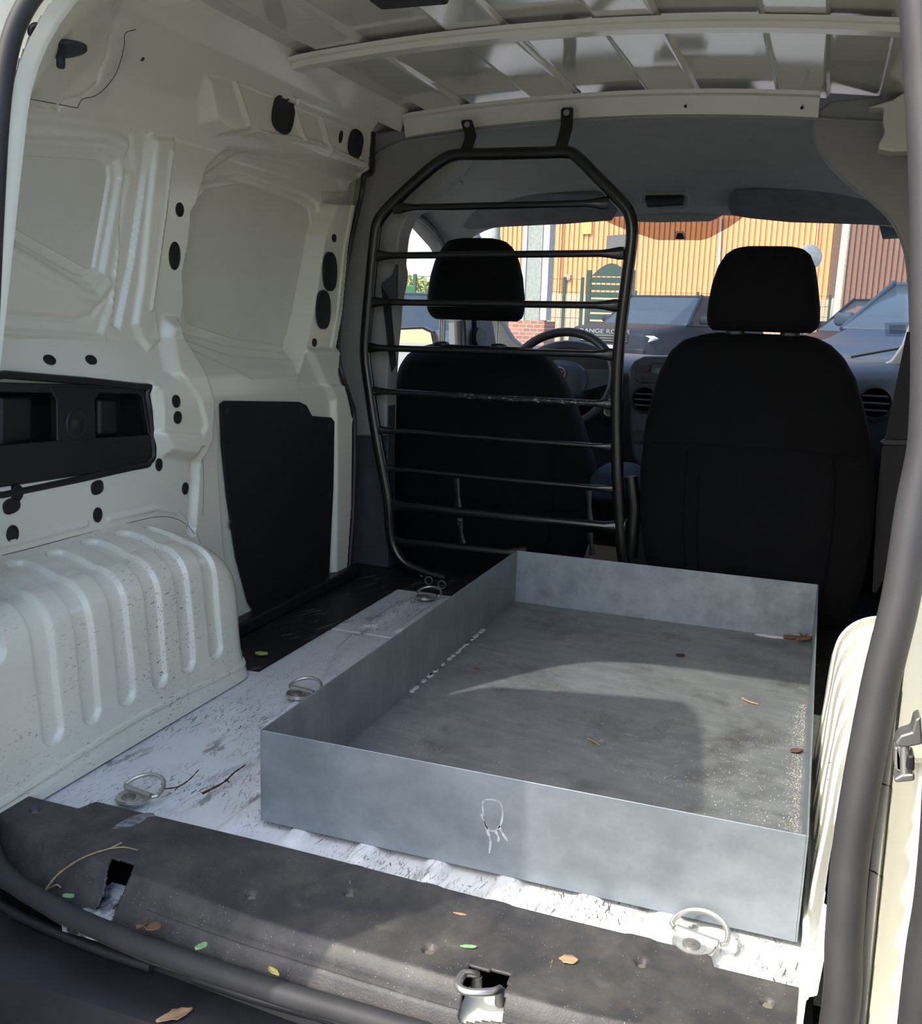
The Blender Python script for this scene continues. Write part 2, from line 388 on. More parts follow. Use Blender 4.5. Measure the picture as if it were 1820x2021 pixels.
# rail above the sliding door
rail = 1-sstep(-.006, .006, sdf_poly(WY, WZ, pw([(440, 150), (510, 158), (735, 245), (728, 338), (640, 312), (500, 258), (455, 262), (430, 240)], -.64)))
XW = XW*(1-rail)+rail*np.interp(WZ, [.95, .985, 1.0, 1.10, 1.12], [-.70, -.675, -.652, -.636, -.615])
for g in ([(497, 165), (494, 245)], [(608, 210), (604, 275)], [(662, 235), (655, 302)]): groove(g, .0045, .006, .003, -.64)
groove([(478, 262), (600, 282), (712, 332)], .004, .006, .003, -.66)
# rear upper corner seams
groove([(247, 65), (240, 110), (222, 160), (195, 185), (160, 196), (153, 213), (-60, 176)], .0012, -.006, .002, -.64)
XW = XW+.02*(1-sstep(-.02, .03, sdf_poly(WY, WZ, pw([(-80, 0), (240, 60), (235, 110), (195, 178), (150, 205), (-80, 165)], -.65))))*sstep(.93, 1.0, WZ)*.5
def cornerx(z):
    zc = np.clip(z, 0, 1.112); d = np.clip(zc-.915, 0, .1999); return -.356-np.sqrt(.2**2-d**2)
YR = -.205+.215*WZ; wid = .10+.16*sstep(.85, 1.06, WZ); tt = np.clip((WY-YR-.012)/wid, 0, 1); blend = 1-sstep(0, 1, tt)
XW = XW*(1-blend)+np.maximum(cornerx(WZ), XW)*blend
def wallx(y, z):
    a = np.clip((y+.30)/GS, 0, XW.shape[0]-1.001); b = np.clip((z+.03)/GS, 0, XW.shape[1]-1.001); i = int(a); k = int(b); a -= i; b -= k; return float(XW[i, k]*(1-a)*(1-b)+XW[i+1, k]*a*(1-b)+XW[i, k+1]*(1-a)*b+XW[i+1, k+1]*a*b)
slot = sdf_poly(WY, WZ, pw([(-130, 756), (270, 766), (288, 780), (300, 885), (292, 908), (255, 920), (-130, 975)], -.69)) > 0
EDGE = [(745, 240), (731, 262), (728, 335), (712, 345), (706, 386), (683, 489), (665, 617), (660, 695), (668, 740), (684, 790), (692, 830), (690, 1000), (680, 1150), (675, 1300), (1500, 1300), (1500, 240)]
past = (sdf_poly(WY, WZ, pw(EDGE[:], -.70)) > 0) | (WZ > 1.135)
slot = slot & past & (WY > YR-.004)
wall_left = struct('wall_left', grid_mb(XW, WY, WZ, slot), M['white'], fix=False)
XR = base_x(WZ); XR = XR*(1-blend)+np.maximum(cornerx(WZ), XR)*blend
mb = grid_mb(-XR[::3, ::3], WY[::3, ::3], WZ[::3, ::3], (WY > YR-.004)[::3, ::3])
wall_right = struct('wall_right', mb, M['white'], fix=False)
# flat blanking plates are part of the wall
def on_wall(pts, x, lift): 
    out = []
    for p in P(pts, 0, x): out.append((wallx(p[1], p[2])+lift, p[1], p[2]))
    return out
from mathutils.bvhtree import BVHTree
def hit(o, u, v):
    "where a sight line meets the object's surface: position and normal"
    bt = BVHTree.FromPolygons([p.co+o.location for p in o.data.vertices], [tuple(f.vertices) for f in o.data.polygons])
    d = Vector(_F+_R*(u-910)/FPX-_U*(v-1010.5)/FPX).normalized(); h = bt.ray_cast(Vector(CAM), d)
    n = h[1] if h[1].dot(d) < 0 else -h[1]; return h[0], n
_bt = BVHTree.FromPolygons([p.co for p in wall_left.data.vertices], [tuple(f.vertices) for f in wall_left.data.polygons])
def whit(u, v):
    h = _bt.ray_cast(Vector(CAM), Vector(_F+_R*(u-910)/FPX-_U*(v-1010.5)/FPX).normalized()); return h[0] if h[0] else Vector(at(u, v, 0, -.69))
def plug(c, a, b, ang=0, square=0, h=.002, mat='hole', ref=-.69, parent=None, name='hole_plug'):
    "an oval plug pushed into the wall; a, b half sizes in photo-independent metres along y and z"
    p = whit(*c); n = 28; ring = []
    for k in range(n):
        q = 2*PI*k/n; e = 1-square*.5
        u = math.copysign(abs(math.cos(q))**e, math.cos(q))*a; v = math.copysign(abs(math.sin(q))**e, math.sin(q))*b
        ring.append((p[1]+u*math.cos(ang)-v*math.sin(ang), p[2]+u*math.sin(ang)+v*math.cos(ang)))
    q_ = (p[2] > .97 and p[1] > .5); sz = .16 if q_ else float(base_x(p[2]+.02)-base_x(p[2]-.02))/.04
    if abs(p[1]-1.17) < .16 and .6 < p[2] < .9: sz = 0.
    x0 = wallx(p[1], p[2])+(.003 if a > .025 else 0)
    def lift(k, dh): return [(x0+sz*(r[1]-p[2])*k+dh, p[1]+(r[0]-p[1])*k, p[2]+(r[1]-p[2])*k) for r in ring]
    rings = [lift(1, -.01 if a < .03 else -.001), lift(1, h), lift(.9, h+.0005), lift(.82, h-.0012), lift(.3, h-.0012)]
    return obj(name, MB().loft(rings), M[mat], wall_left if parent is None else parent, smooth=30)
for c, a, b in [((354, 414), .012, .013), ((97, 710), .013, .008), ((179, 710), .013, .008), ((347, 792), .012, .012), ((350, 824), .012, .012), ((313, 917), .010, .012), ((365, 964), .010, .012),
                ((33, 973), .012, .013), ((192, 1016), .011, .013), ((24, 1054), .012, .014), ((659, 470), .011, .010), ((620, 676), .011, .010), ((672, 270), .008, .014)]:
    plug(c, a, b)
plug((22, 998), .017, .012, .15, .5); plug((191, 962), .015, .012, .1, .5); plug((344, 505), .017, .026)
plug((557, 226), .042, .036, -.12, .55, ref=-.64); plug((700, 284), .036, .031, -.12, .55, ref=-.64)
plug((649, 536), .036, .047, 0, .35); plug((636, 611), .036, .047, 0, .35)
p = at(574, 190, 0, -.63); obj('roof_bolt', MB().disc((p[0]-.01, p[1], p[2]), (1, 0, -.4), .012, .012, 16).disc((p[0], p[1], p[2]-.005), (1, 0, -.4), .007, .018, 12), M['white'], wall_left)
for c in ((281, 117),): plug(c, .003, .003, h=.0012, ref=-.60)

for pts, dx in (([(-120, 298), (203, 316), (219, 326), (224, 345), (193, 521), (184, 533), (172, 534), (-120, 372)], -.0295), ([(405, 372), (462, 363), (590, 402), (606, 412), (612, 432), (578, 678), (569, 686), (455, 668), (364, 638), (345, 560), (360, 420)], -.030-.0255)):
    q = [Vector(onsurf(u, v, dx)) for u, v in pts]; a_ = smoothline(q[1:5], 3)
    obj('blanking_panel', MB().prism(q, (.0055, 0, 0)), M['plate'], wall_left, bevel=.0012)
# ---- black storage tray let into the rear quarter
st = thing('storage_tray', tuple(at(150, 860, 0, -.69)), 'black plastic storage pocket with two open bins in the left wall', 'storage tray')
def sp(pts, x): return P(pts, 0, x)
XS = -.6875
zt, zb = 0, 1
# back wall and sides of the well
mb = MB(); out = sp([(-130, 752), (272, 763), (290, 778), (303, 886), (294, 912), (257, 924), (-130, 981)], XS)
mb.prism([(p[0]-.060, p[1], p[2]) for p in out], (-.004, 0, 0))
for i in range(len(out)):
    a = out[i]; b = out[(i+1) % len(out)]; mb.add([a, b, (b[0]-.06, b[1], b[2]), (a[0]-.06, a[1], a[2])], [(0, 1, 2, 3)])
obj('bin_shell', mb, M['black'], st, smooth=0)
rim = smoothline(out, 3, True); obj('rim', MB().tube([(p[0]-.001, p[1], p[2]) for p in rim], .0065, 8, True), M['black'], st)
obj('front_lip', MB().prism(sp([(-130, 889), (110, 870), (192, 865), (300, 858), (303, 888), (294, 912), (257, 924), (-130, 981)], XS+.001), (-.012, 0, 0)), M['black'], st, bevel=.003)
obj('top_strip', MB().prism(sp([(-130, 751), (272, 762), (290, 776), (303, 858), (294, 858), (282, 784), (272, 778), (-130, 772)], XS+.001), (-.012, 0, 0)), M['black'], st, bevel=.002)
cpost = obj('centre_panel', MB().prism(sp([(100, 770), (112, 790), (113, 871), (190, 868), (188, 790), (198, 776), (280, 778), (270, 766), (100, 764)], XS+.003), (-.014, 0, 0)), M['black'], st, bevel=.003)
c = at(152, 836, 0, XS+.003); mb = MB()
mb.loft([[(c[0]+h, c[1]+r*math.cos(2*PI*k/32), c[2]+r*math.sin(2*PI*k/32)) for k in range(32)] for r, h in ((.025, 0), (.023, .0015), (.020, .0012), (.013, .0004), (.011, .0015), (.006, .0018), (.003, .0035), (.0005, .0035))]); obj('screw_dish', mb, M['black'], cpost)
for pts in ([(0, 780), (66, 780), (66, 872), (0, 886)], [(195, 785), (232, 788), (236, 860), (195, 864)]):
    obj('inner_bin', MB().prism(sp(pts, XS-.030), (-.03, 0, 0)), M['black'], st, bevel=.008)
obj('catch', MB().box(tuple(at(283, 822, 0, XS-.02)), tuple(at(276, 808, 0, XS-.03))), M['chrome'], st)
# ---- black board on the sliding door
pts = [(437, 797), (445, 791), (592, 793), (606, 800), (617, 821), (655, 824), (661, 832), (659, 960), (650, 1142), (640, 1150), (508, 1215), (492, 1190), (468, 1100), (450, 980), (440, 880)]
xb = -.686
b = top('door_board', MB().prism(P(pts, 0, xb), (-.006, 0, 0)), M['board'], 'black board panel covering the lower half of the left sliding door', 'door panel', bevel=.002)
for c in ((448, 815), (594, 812), (650, 980), (458, 1035), (650, 845)):
    p = at(*c, 0, xb); obj('board_clip', MB().disc((p[0]-.001, p[1], p[2]), (1, 0, 0), .009, .003, 20, rb=.012), M['hole'], b)
p = at(655, 1150, 0, -.70); top('threshold_strip', MB().prism([(-.70, .62, -.014), (-.66, .62, -.014), (-.66, 1.27, -.014), (-.70, 1.27, -.014)], (0, 0, .03)), M['black'], 'black plastic ledge along the foot of the sliding door board', 'threshold', bevel=.006)

# ---- wheel arches
def arch(sgn, name, xi, label, ft=1, H=.292):
    ny, ns = 300, 200
    y = np.linspace(-.20, .514, ny); prof = []
    # cross-section: foot flange, side, rounded shoulder, sloping top (inward distance from wall, height)
    W_ = .69-xi; R = .062
    pts = [(W_+.016*ft, -.006), (W_+.012*ft, .006), (W_+.004*ft, .022), (W_, .05), (W_-.010, H-R-.03)]
    for k in range(1, 11): a = PI/2*k/10; pts.append((W_-.012-R+R*math.cos(a), H-R-.02+R*math.sin(a)))
    pts += [(.06, H-.008), (.02, H), (-.01, H+.008)]
    pts = np.array(pts); seg = np.r_[0, np.cumsum(np.hypot(*np.diff(pts, axis=0).T))]; s = np.linspace(0, seg[-1], ns)
    px = np.interp(s, seg, pts[:, 0]); pz = np.interp(s, seg, pts[:, 1])
    tx = np.gradient(px); tz = np.gradient(pz); L = np.hypot(tx, tz); nx = tz/L; nz = -tx/L
    S, Y = np.meshgrid(s, y, indexing='ij'); D = np.zeros(S.shape)
    s_bot = .085; s_top = seg[-1]-.055
    for i in range(9):
        yc = -.262+i*.0812-.0; 
        if yc > .42: break
        lo = s_bot+(.0 if i > 0 else .05)
        if i == 2: lo = .23
        if i == 2: yc -= .005
        d = sdf_line(S, Y, [(lo, yc), (s_top, yc)])
        D -= .0085*(1-sstep(.0155, .0225, d))
    D += .004*(1-sstep(.003, .006, np.abs(S-.030-.006*np.sin(Y*9))))
    D += .0012*np.sin(Y*31+S*17)*np.sin(S*23)
    fh = np.interp(0, [0], [0])+(1-np.clip((Y-.30)/.215, 0, .9999)**3)**(1/3.); fw = (1-np.clip((Y-.43)/.095, 0, .9999)**3)**(1/3.)
    X = (px[:, None]+nx[:, None]*D)*np.where(px[:, None] > .0, fw, 1); Z = np.where(pz[:, None] > .03, .03+(pz[:, None]-.03)*fh, pz[:, None])+nz[:, None]*D
    X = np.maximum(X, -.01)
    mb = grid_mb(sgn*(.69-X), Y, Z, Y > -.205+.215*Z+.012)
    o = obj(name, mb, M['arch'], fix=False); return o
arch_l = arch(-1, 'wheel_arch', .523, ''); tag(arch_l, 'scratched white ribbed wheel arch box along the left wall', 'wheel arch', 'wheel arch boxes')
arch_r = arch(1, 'wheel_arch', .503, '', .3, .310); tag(arch_r, 'sunlit white ribbed wheel arch box at the right behind the rubber seal', 'wheel arch', 'wheel arch boxes')

# ---- roof skin with pans and ribs, cross bow, front header
ys = np.arange(.20, 1.42, .006); xs = np.arange(-.66, .661, .003)
RX, RY = np.meshgrid(xs, ys, indexing='ij')
crown = lambda x: 1.206-.10*(x+.05)**2-.9*np.maximum(0, np.abs(x+.02)-.56)**1.6
RZ = crown(RX)
for a, b in ((-.66, -.54), (-.442, -.266), (-.157, .017), (.125, .308), (.411, .522)):
    RZ = RZ+.011*sstep(a-.004, a+.004, RX)*(1-sstep(b-.012, b+.004, RX))
RZ = RZ-.012*(1-sstep(.0, .05, np.abs(RY-.82)))*0
ceiling = struct('ceiling', grid_mb(RX, RY, RZ), M['roof'], fix=False)
def bow(name, prof, y0, x0, x1, dz, mat, off=(0, 0), rings=48):
    R_ = []
    for i in range(rings):
        x = x0+(x1-x0)*i/(rings-1); z = float(crown(np.array(x)))+dz
        R_.append([(x, y0+a, z+b) for a, b in prof])
    return MB().loft(R_)
obj('roof_bow', bow('roof_bow', [(-.042, .002), (-.036, -.004), (-.022, -.004), (-.016, -.013), (.016, -.013), (.022, -.004), (.036, -.004), (.042, .002)], .82, -.63, .63, -.004, None), M['white'], ceiling)
hd = bow('h', [(-.012, .004), (-.010, -.004), (-.002, -.008), (.012, -.046), (.020, -.048), (.03, 0)], 1.36, -.60, .395, -.004, None)
header = struct('trim_1', hd, M['white'])
for c in ((1353, 210), (1583, 213)):
    p = at(*c, 1, 1.353); obj('screw_hole', MB().disc((p[0], p[1]+.001, p[2]), (0, -1, .3), .0035, .003, 12), M['hole'], header)
# rear header box and rail boxes that close the corner
mb = bow('rh', [(-.16, -.06), (-.155, -.075), (-.02, -.078), (.06, -.075), (.085, -.05), (.095, .02), (-.16, .02)], .17, -.50, .50, -.008, None); trim = struct('trim_2', mb, M['white'])
p = at(808, 3, 2, 1.1); obj('upper_striker', MB().box((p[0]-.05, p[1]-.03, 1.095), (p[0]+.055, p[1]+.014, 1.12)), M['black'], trim, bevel=.006)
# ---- rear opening frame: swept flange in a plane that leans forward
def frame_pts(hw, z0, z1, rt, rb, n=10):
    o = []
    for cx, cz, r, a0 in ((hw-rb, z0+rb, rb, -PI/2), (hw-rt, z1-rt, rt, 0), (-hw+rt, z1-rt, rt, PI/2), (-hw+rb, z0+rb, rb, PI)):
        for k in range(n+1): a = a0+PI/2*k/n; o.append((cx+r*math.cos(a), cz+r*math.sin(a), math.cos(a), math.sin(a)))
    return o
yr = lambda z: -.205+.215*z
fp = frame_pts(.550, -.09, 1.115, .20, .05); rings = []
for x, z, nx_, nz_ in fp:
    dp = .022
    prof = [(-.004, dp), (-.004, .016), (-.003, .012), (0, .004), (.002, -.004), (.007, .020), (.014, .034), (.03, .040), (.048, .030), (.066, .004), (.085, -.004), (.105, -.03), (.115, -.06), (.14, -.06), (.26, -.02)]
    rings.append([(x+nx_*d, yr(z)+e, min(z+nz_*d, 1.24)) for d, e in prof])
mb = MB(); mb.loft(rings[5:-5], cap=False, closed=False)
frame = struct('trim_5', mb, M['white'], smooth=60)
# weather strip on the flange
path = []
for x, z, a, b in fp: path.append((x+a*.004-.0*a, yr(z)-.012, z+b*.004))
def onframe(u, v, off=-.012):
    n = Vector((0, 1, -.215)); p0 = Vector((0, -.205+off, 0)); d = Vector(_F+_R*(u-910)/FPX-_U*(v-1010.5)/FPX); o = Vector(CAM); return tuple(o+d*((p0-o).dot(n)/d.dot(n)))
sealR = [onframe(u, v) for u, v in ((1800, -150), (1812, 0), (1822, 150), (1832, 350), (1836, 600), (1832, 850), (1806, 1000), (1778, 1180), (1738, 1350), (1700, 1550), (1678, 1700), (1666, 1850), (1658, 2000), (1652, 2090))]
# outer body skin
for sg, nm in ((-1, 'wall_outer_left'), (1, 'wall_outer_right')):
    R_ = []
    for y in (-.14, .3, .9, 1.45, 2.0): R_.append([(sg*a, y+(b*.215 if y < 0 else 0), b) for a, b in ((.80, -.48), (.83, .1), (.83, .45), (.78, .8), (.74, 1.05), (.68, 1.16), (.55, 1.225), (.45, 1.24))])
    R_ = [r if i else r for i, r in enumerate(R_)]; struct(nm, MB().loft(R_[:4], cap=False, closed=False), M['white'])
R_ = []
for y in (.06, 1.45): R_.append([(x, y, 1.245-.03*abs(x)) for x in (-.5, -.25, 0, .25, .5)])
struct('roof_outer', MB().loft(R_, cap=False, closed=False), M['white'])
p, n = hit(wall_left, 72, 62); mbp = MB().disc(tuple(p-n*.002), tuple(n), .013, .005, 28, rb=.011); obj('rubber_plug', mbp, M['rubber'], wall_left)
p, n = hit(wall_left, 116, 97); print('PLUG', p, n); n = Vector((.22, -.32, -.92)).normalized(); mbp = MB().disc(tuple(p-n*.003), tuple(n), .017, .006, 32, rb=.038, up=(.95, .35, 0)); o = obj('rubber_plug', mbp, M['rubber'], wall_left); obj('plug_stud', MB().disc(tuple(Vector(at(120, 116, 0, p.x))), tuple(n), .006, .012, 14), M['rubber'], o)

# hairline body seams
def seam(o, pts, r=.0007, n=6):
    P2 = smoothline([(u, v, 0) for u, v in pts], n); b_ = BVHTree.FromPolygons([p.co for p in o.data.vertices], [tuple(f.vertices) for f in o.data.polygons]); out = []
    for q in P2:
        h = b_.ray_cast(Vector(CAM), Vector(_F+_R*(q.x-910)/FPX-_U*(q.y-1010.5)/FPX).normalized())
        if h[0] is not None and (not out or (h[0]-out[-1]).length < .08): out.append(h[0])
    if len(out) > 2: obj('seam', MB().tube(out, r, 5), M['hole'], o)
seam(wall_left, [(268, 58), (247, 66), (245, 90), (238, 120), (226, 150), (205, 176), (185, 190), (162, 196), (153, 213)]); seam(wall_left, [(153, 213), (100, 203), (50, 194), (8, 186)])
seam(wall_left, [(4, 1096), (60, 1082), (150, 1058), (250, 1033), (310, 1020), (345, 1023), (370, 1037), (385, 1055)], .0006)
seam(wall_left, [(60, 773), (150, 762), (250, 758)], .0005); seam(wall_left, [(400, 900), (402, 960), (400, 1020)], .0005)
seam(frame, [(1722, 1540), (1745, 1548), (1770, 1556), (1792, 1572)], .0007); seam(frame, [(1712, 1716), (1728, 1722), (1745, 1735), (1768, 1752)], .0007)
for nm, a, b in (('seam', (372, 700), (0, 0)),): pass
lo = [(.52, -.222, -.045), (.47, -.245, -.048), (.40, -.255, -.045), (.25, -.258, -.035), (.117, -.258, -.031), (-.04, -.258, -.031), (-.184, -.250, -.031), (-.32, -.233, -.031), (-.445, -.200, -.026), (-.505, -.165, .01), (-.535, -.14, .10), (-.55, -.09, .45), (-.556, -.04, .80), (-.553, -.015, .96), (-.535, .005, 1.04), (-.49, .02, 1.085), (-.40, .03, 1.11), (-.2, .035, 1.12), (.1, .035, 1.125), (.35, .03, 1.11), (.47, .02, 1.06)]
seal_path = sealR[:-1][::1]+lo
sp_ = smoothline(seal_path, 10, True)
top('weather_strip', MB().tube(sp_, [((.0185, .0165) if (p.z > .0 and p.x > 0) else (.013, .012)) for p in sp_], 16, True, flat=(0, 1, 0)), M['greyrubber'], 'grey rubber weather strip running round the rear door opening', 'weather strip')
# ---- plastic sill cover: top plate, curved step with ribs
ycr = lambda x: -.222+.10*np.clip(-(x+.05), 0, 1)**1.3+.0*x            # crease line between flat top and riser
nx, ny = 460, 90
xs = np.linspace(-.515, .512, nx); t = np.linspace(0, 1, ny); SX, ST = np.meshgrid(xs, t, indexing='ij')
ye = np.where(SX < -.427, -.080, np.where(SX < .400, -.055, -.088)); ye = -.080+.026*sstep(-.428, -.418, SX)-.034*sstep(.402, .412, SX)-.012*sstep(-.2, .3, SX)*(SX < .405)
yc = ycr(SX); yw = np.interp(SX, [-.52, -.445, -.32, -.184, .117, .40, .52], [-.150, -.192, -.219, -.236, -.243, -.236, -.20])
yc = np.interp(SX, [-.52, -.487, -.304, -.076, .168, .301, .52], [-.13, -.148, -.178, -.203, -.213, -.214, -.19])
yw = np.interp(SX, [-.52, -.445, -.32, -.184, .117, .40, .52], [-.185, -.200, -.233, -.250, -.258, -.250, -.215])
SY = np.where(ST < .6, ye+(yc-ye)*ST/.6, yc+(yw-yc)*(ST-.6)/.4)
u = np.clip((ST-.6)/.4, 0, 1); SZ = .006-.056*sstep(0, 1, u)**.8
SZ = SZ-.004*(1-sstep(0, .03, ST))
for c_ in (.32, .68): SZ = SZ-.0055*(1-sstep(.02, .08, np.abs(u-c_)))*(ST > .6)*sstep(-.25, -.2, SX)
# embossed pads and screw dimples on the flat top
for px_, py_ in ((339, 0),): pass
def emb(x, y, L, wd, h): 
    global SZ
    SZ = SZ+h*(1-sstep(wd-.006, wd+.004, sdf_line(SX, SY, [(x-L*.3, y-L), (x+L*.3, y+L)])))*(ST < .58)
for x in (-.33, -.03, .07, .155, .32): emb(x, -.115, .035, .018, .002)
hole = sdf_poly(SX, SY, [(-.303, -.166), (-.272, -.166), (-.262, -.188), (-.268, -.224), (-.296, -.232), (-.286, -.2)]); hole2 = sdf_poly(SX, SY, [(.172, -.190), (.213, -.188), (.218, -.226), (.178, -.232)])
keep = (hole > .002) & (hole2 > .002)
scr = [(-.477, -.109), (-.343, -.09), (-.105, -.168), (-.003, -.119), (.123, -.181), (.339, -.115), (.469, -.129)]
for x, y in scr: SZ = SZ-.006*(1-sstep(.004, .010, np.hypot(SX-x, SY-y)))
sc = thing('sill_cover', (0, -.15, 0), 'black textured plastic cover over the rear load sill, dusty', 'sill cover')
obj('cover_plate', grid_mb(SX, SY, SZ, keep), M['sill'], sc, fix=False, solid=.003)
M['screw'] = plain('dusty screw', (.22, .20, .16), .6, .5)
for x, y in scr: obj('screw', MB().disc((x, y, .0015), (0, 0, 1), .0052, .0015, 14), M['screw'], sc)
def mkw():
    m = N('worn silvery scuff').set(rough=.5); m.base(m.ramp(m.noise(60, 6, .7, (1, 3, 1)), [(.40, (.07, .07, .072)), (.62, (.26, .27, .28))])); return m.m
mb = MB(); c_ = (-.335, -.085); rr = []
for k_, h_ in ((1, .0078), (.8, .0092), (.4, .0098)): rr.append([(c_[0]+.016*k_*math.cos(a)+.006*k_*math.sin(a), c_[1]+.030*k_*math.sin(a), h_) for a in [2*PI*i/28 for i in range(28)]])
obj('worn_pad', mb.loft(rr), mkw(), sc)
# white metal below the sill and the gutter
sill = MB(); 
sill.add([(-.56, -.06, -.014), (.56, -.06, -.014), (.56, -.15, -.060), (-.56, -.12, -.060), (.56, -.265, -.075), (-.56, -.20, -.075), (.56, -.275, -.12), (-.56, -.22, -.12)], [(0, 1, 2, 3), (3, 2, 4, 5), (5, 4, 6, 7)])
struct('trim_6', sill, M['black'])
# ---- rear bumper top, dark plastic, bowed
bx = np.linspace(-.80, .80, 120); rings = []
for x in bx:
    q = -.10-.0*abs(x); bow_ = .22*max(0, abs(x)-.15)**2
    y0 = -.200; z = -.085
    ye_ = -.288+.12*max(0, abs(x)-.42)**2
    rings.append([(x, y0+.06, z+.006), (x, y0-.02, z+.004), (x, y0-.05, z-.002), (x, ye_+.016, z-.004), (x, ye_+.004, z-.008), (x, ye_, z-.02), (x, ye_-.002, z-.05), (x, ye_+.01, z-.26), (x, ye_+.1, z-.30), (x, y0+.06, z-.3)])
bp = top('rear_bumper', MB().loft(rings), M['bumper'], 'dark grey plastic rear bumper below the load sill', 'bumper')
# loading lip moulding between seal and bumper
FL = lambda u, v: tuple(at(u, v, 2, -.072))
m2 = MB().tube(smoothline([FL(-40, 1755), FL(20, 1797), FL(120, 1843), FL(220, 1882), FL(300, 1908)], 6), .0065, 10); top('lip_moulding', m2, M['rubber'], 'short black rubber lip below the left half of the sill seal', 'moulding', 'lip mouldings under the sill seal')
m2 = MB().tube(smoothline([FL(385, 1930), FL(500, 1968), FL(620, 2002), FL(760, 2040), FL(1000, 2090), FL(1300, 2140)], 6), .0065, 10); top('lip_moulding', m2, M['rubber'], 'long black rubber lip below the right half of the sill seal', 'moulding', 'lip mouldings under the sill seal')
# sill striker
sk = thing('striker', (.19, -.21, -.01), 'steel loop striker in a cut-out of the sill cover, right of centre', 'striker')
pth = smoothline([(.180, -.186, -.004), (.170, -.200, .004), (.169, -.218, .004), (.182, -.226, .004), (.204, -.216, .003), (.208, -.196, -.006)], 6); obj('loop', MB().tube(pth, .0042, 10), M['chrome'], sk)
obj('base_plate', MB().prism([(.170, -.182, -.026), (.216, -.182, -.026), (.222, -.236, -.033), (.172, -.238, -.033)], (0, 0, .003)), M['white'], sk)
obj('mount_bolt', MB().disc((.180, -.188, -.023), (0, 0, 1), .006, .018, 12), M['bolt'], sk); obj('mount_bolt', MB().disc((.209, -.196, -.023), (0, 0, 1), .006, .016, 12), M['bolt'], sk)
def mk():
    m = N('grimy zinc plate').set(rough=.5, metal=.2); m.base(m.ramp(m.noise(30, 6, .7), [(.42, (.02, .018, .015)), (.58, (.5, .52, .52))])); return m.m
top('latch_plate', MB().box((-.312, -.246, -.045), (-.262, -.158, -.032)), mk(), 'grimy metal plate seen through the left cut-out of the sill cover', 'latch plate')

# ---- lashing rings
F0 = lambda u, v: tuple(at(u, v, 2, .0))[:2]
def ring(x, y, ang, label, z=0, group='lashing rings'):
    t = thing('lashing_ring', (0, 0, 0), label, 'lashing ring', group)
    base = [(.030*math.cos(a), .030*math.sin(a)) for a in [PI+PI*k/14 for k in range(15)]]+[(.030, .012), (-.030, .012)]
    obj('base_plate', MB().prism([(p[0], p[1], 0) for p in base], (0, 0, .004)).prism([(p[0]*.95, p[1]*.95, .004) for p in base], (0, 0, .0025)), M['chrome'], t, smooth=30)
    obj('washer', MB().disc((0, -.009, .0060), (0, 0, 1), .020, .0015, 28), M['chrome'], t)
    obj('bolt_head', MB().disc((0, -.009, .007), (0, 0, 1), .0125, .0032, 24).disc((0, -.009, .0100), (0, 0, 1), .0055, .0012, 6), M['bolt'], t)
    obj('hinge_sleeve', MB().tube([(-.031, .014, .008), (.031, .014, .008)], .006, 12), M['chrome'], t)
    pth = [(-.034, .014, .008), (-.040, .019, .009)]+[(.040*math.cos(a), .022+.036*math.sin(a), .010+.012*math.sin(a)) for a in [PI-PI*k/16 for k in range(17)]]+[(.040, .019, .009), (.034, .014, .008)]
    obj('d_ring', MB().tube(smoothline(pth, 3), .0038, 10), M['chrome'], t)
    t.location = (x, y, z); t.rotation_euler = (0, 0, ang); t.scale = (.78, .78, .78); return t
ring(*F0(262, 1577), -.18, 'steel lashing ring on the floor behind the black sill cover at the left', .0)
ring(*F0(590, 1372), -.12, 'steel lashing ring beside the left wall of the metal tray, halfway along', .0)
ring(*F0(840, 1180), -.1, 'steel lashing ring at the far end of the floor, below the black cage', .0)
ring(*F0(1368, 1872), -.22, 'steel lashing ring in the sun in front of the metal tray, at right', .003)

# ---- the metal tray
X0, X1, Y1, H = -.192, .492, 1.157, .130; T = .0022
tr = thing('metal_tray', (.15, .578, 0), 'large open galvanised sheet metal tray lying on the van floor', 'tray')
obj('tray_floor', MB().box((X0, 0, .0005), (X1, Y1, .0028)), M['galvfloor'], tr, smooth=0)
obj('rear_side', MB().box((X0, -T, 0), (X1, 0, H)), M['galv'], tr, bevel=.0008)
obj('front_side', MB().box((X0, Y1, 0), (X1, Y1+T, H)), M['galvin'], tr, bevel=.0008)
obj('left_side', MB().box((X0-T, -T, 0), (X0, Y1+T, H)), M['galv'], tr, bevel=.0008)
obj('right_side', MB().box((X1, -T, 0), (X1+T, Y1+T, H)), M['galv'], tr, bevel=.0008)
mb = MB(); random.seed(3)
for i in range(26):
    y = .5+random.random()*.42; mb.ball((X0+.004, y, .004), (.003+.003*random.random(), .005+.006*random.random(), .003), 8)
o = obj('mastic_crumbs', mb, plain('pale mastic', (.42, .42, .40), .9), tr); o['kind'] = 'stuff'
# white run marks on the rear side and loose grit
def blot(pts, w_, name, mat, par):
    mb = MB(); pp = smoothline(pts, 4); r_ = random.Random(2)
    for i in range(len(pp)-1):
        a, b = pp[i], pp[i+1]; t_ = (b-a).normalized(); n_ = Vector((-t_.z, 0, t_.x))*w_*r_.uniform(.4, 1.2)
        mb.add([a-n_, a+n_, b+n_, b-n_], [(0, 1, 2, 3)])
    o = obj(name, mb, mat, par, smooth=0); return o
G = lambda u, v: Vector(at(u, v, 1, -T-.0003))
M['run'] = plain('dried white run', (.33, .37, .39), .7, vary=.2)
rear = [c for c in tr.children if c.name.startswith('rear_side')][0]
blot([G(u, v) for u, v in ((952, 1585), (960, 1578), (985, 1582), (992, 1600), (990, 1622), (982, 1636), (968, 1640), (958, 1628), (954, 1605), (952, 1585))], .0011, 'dried_run', M['run'], rear)
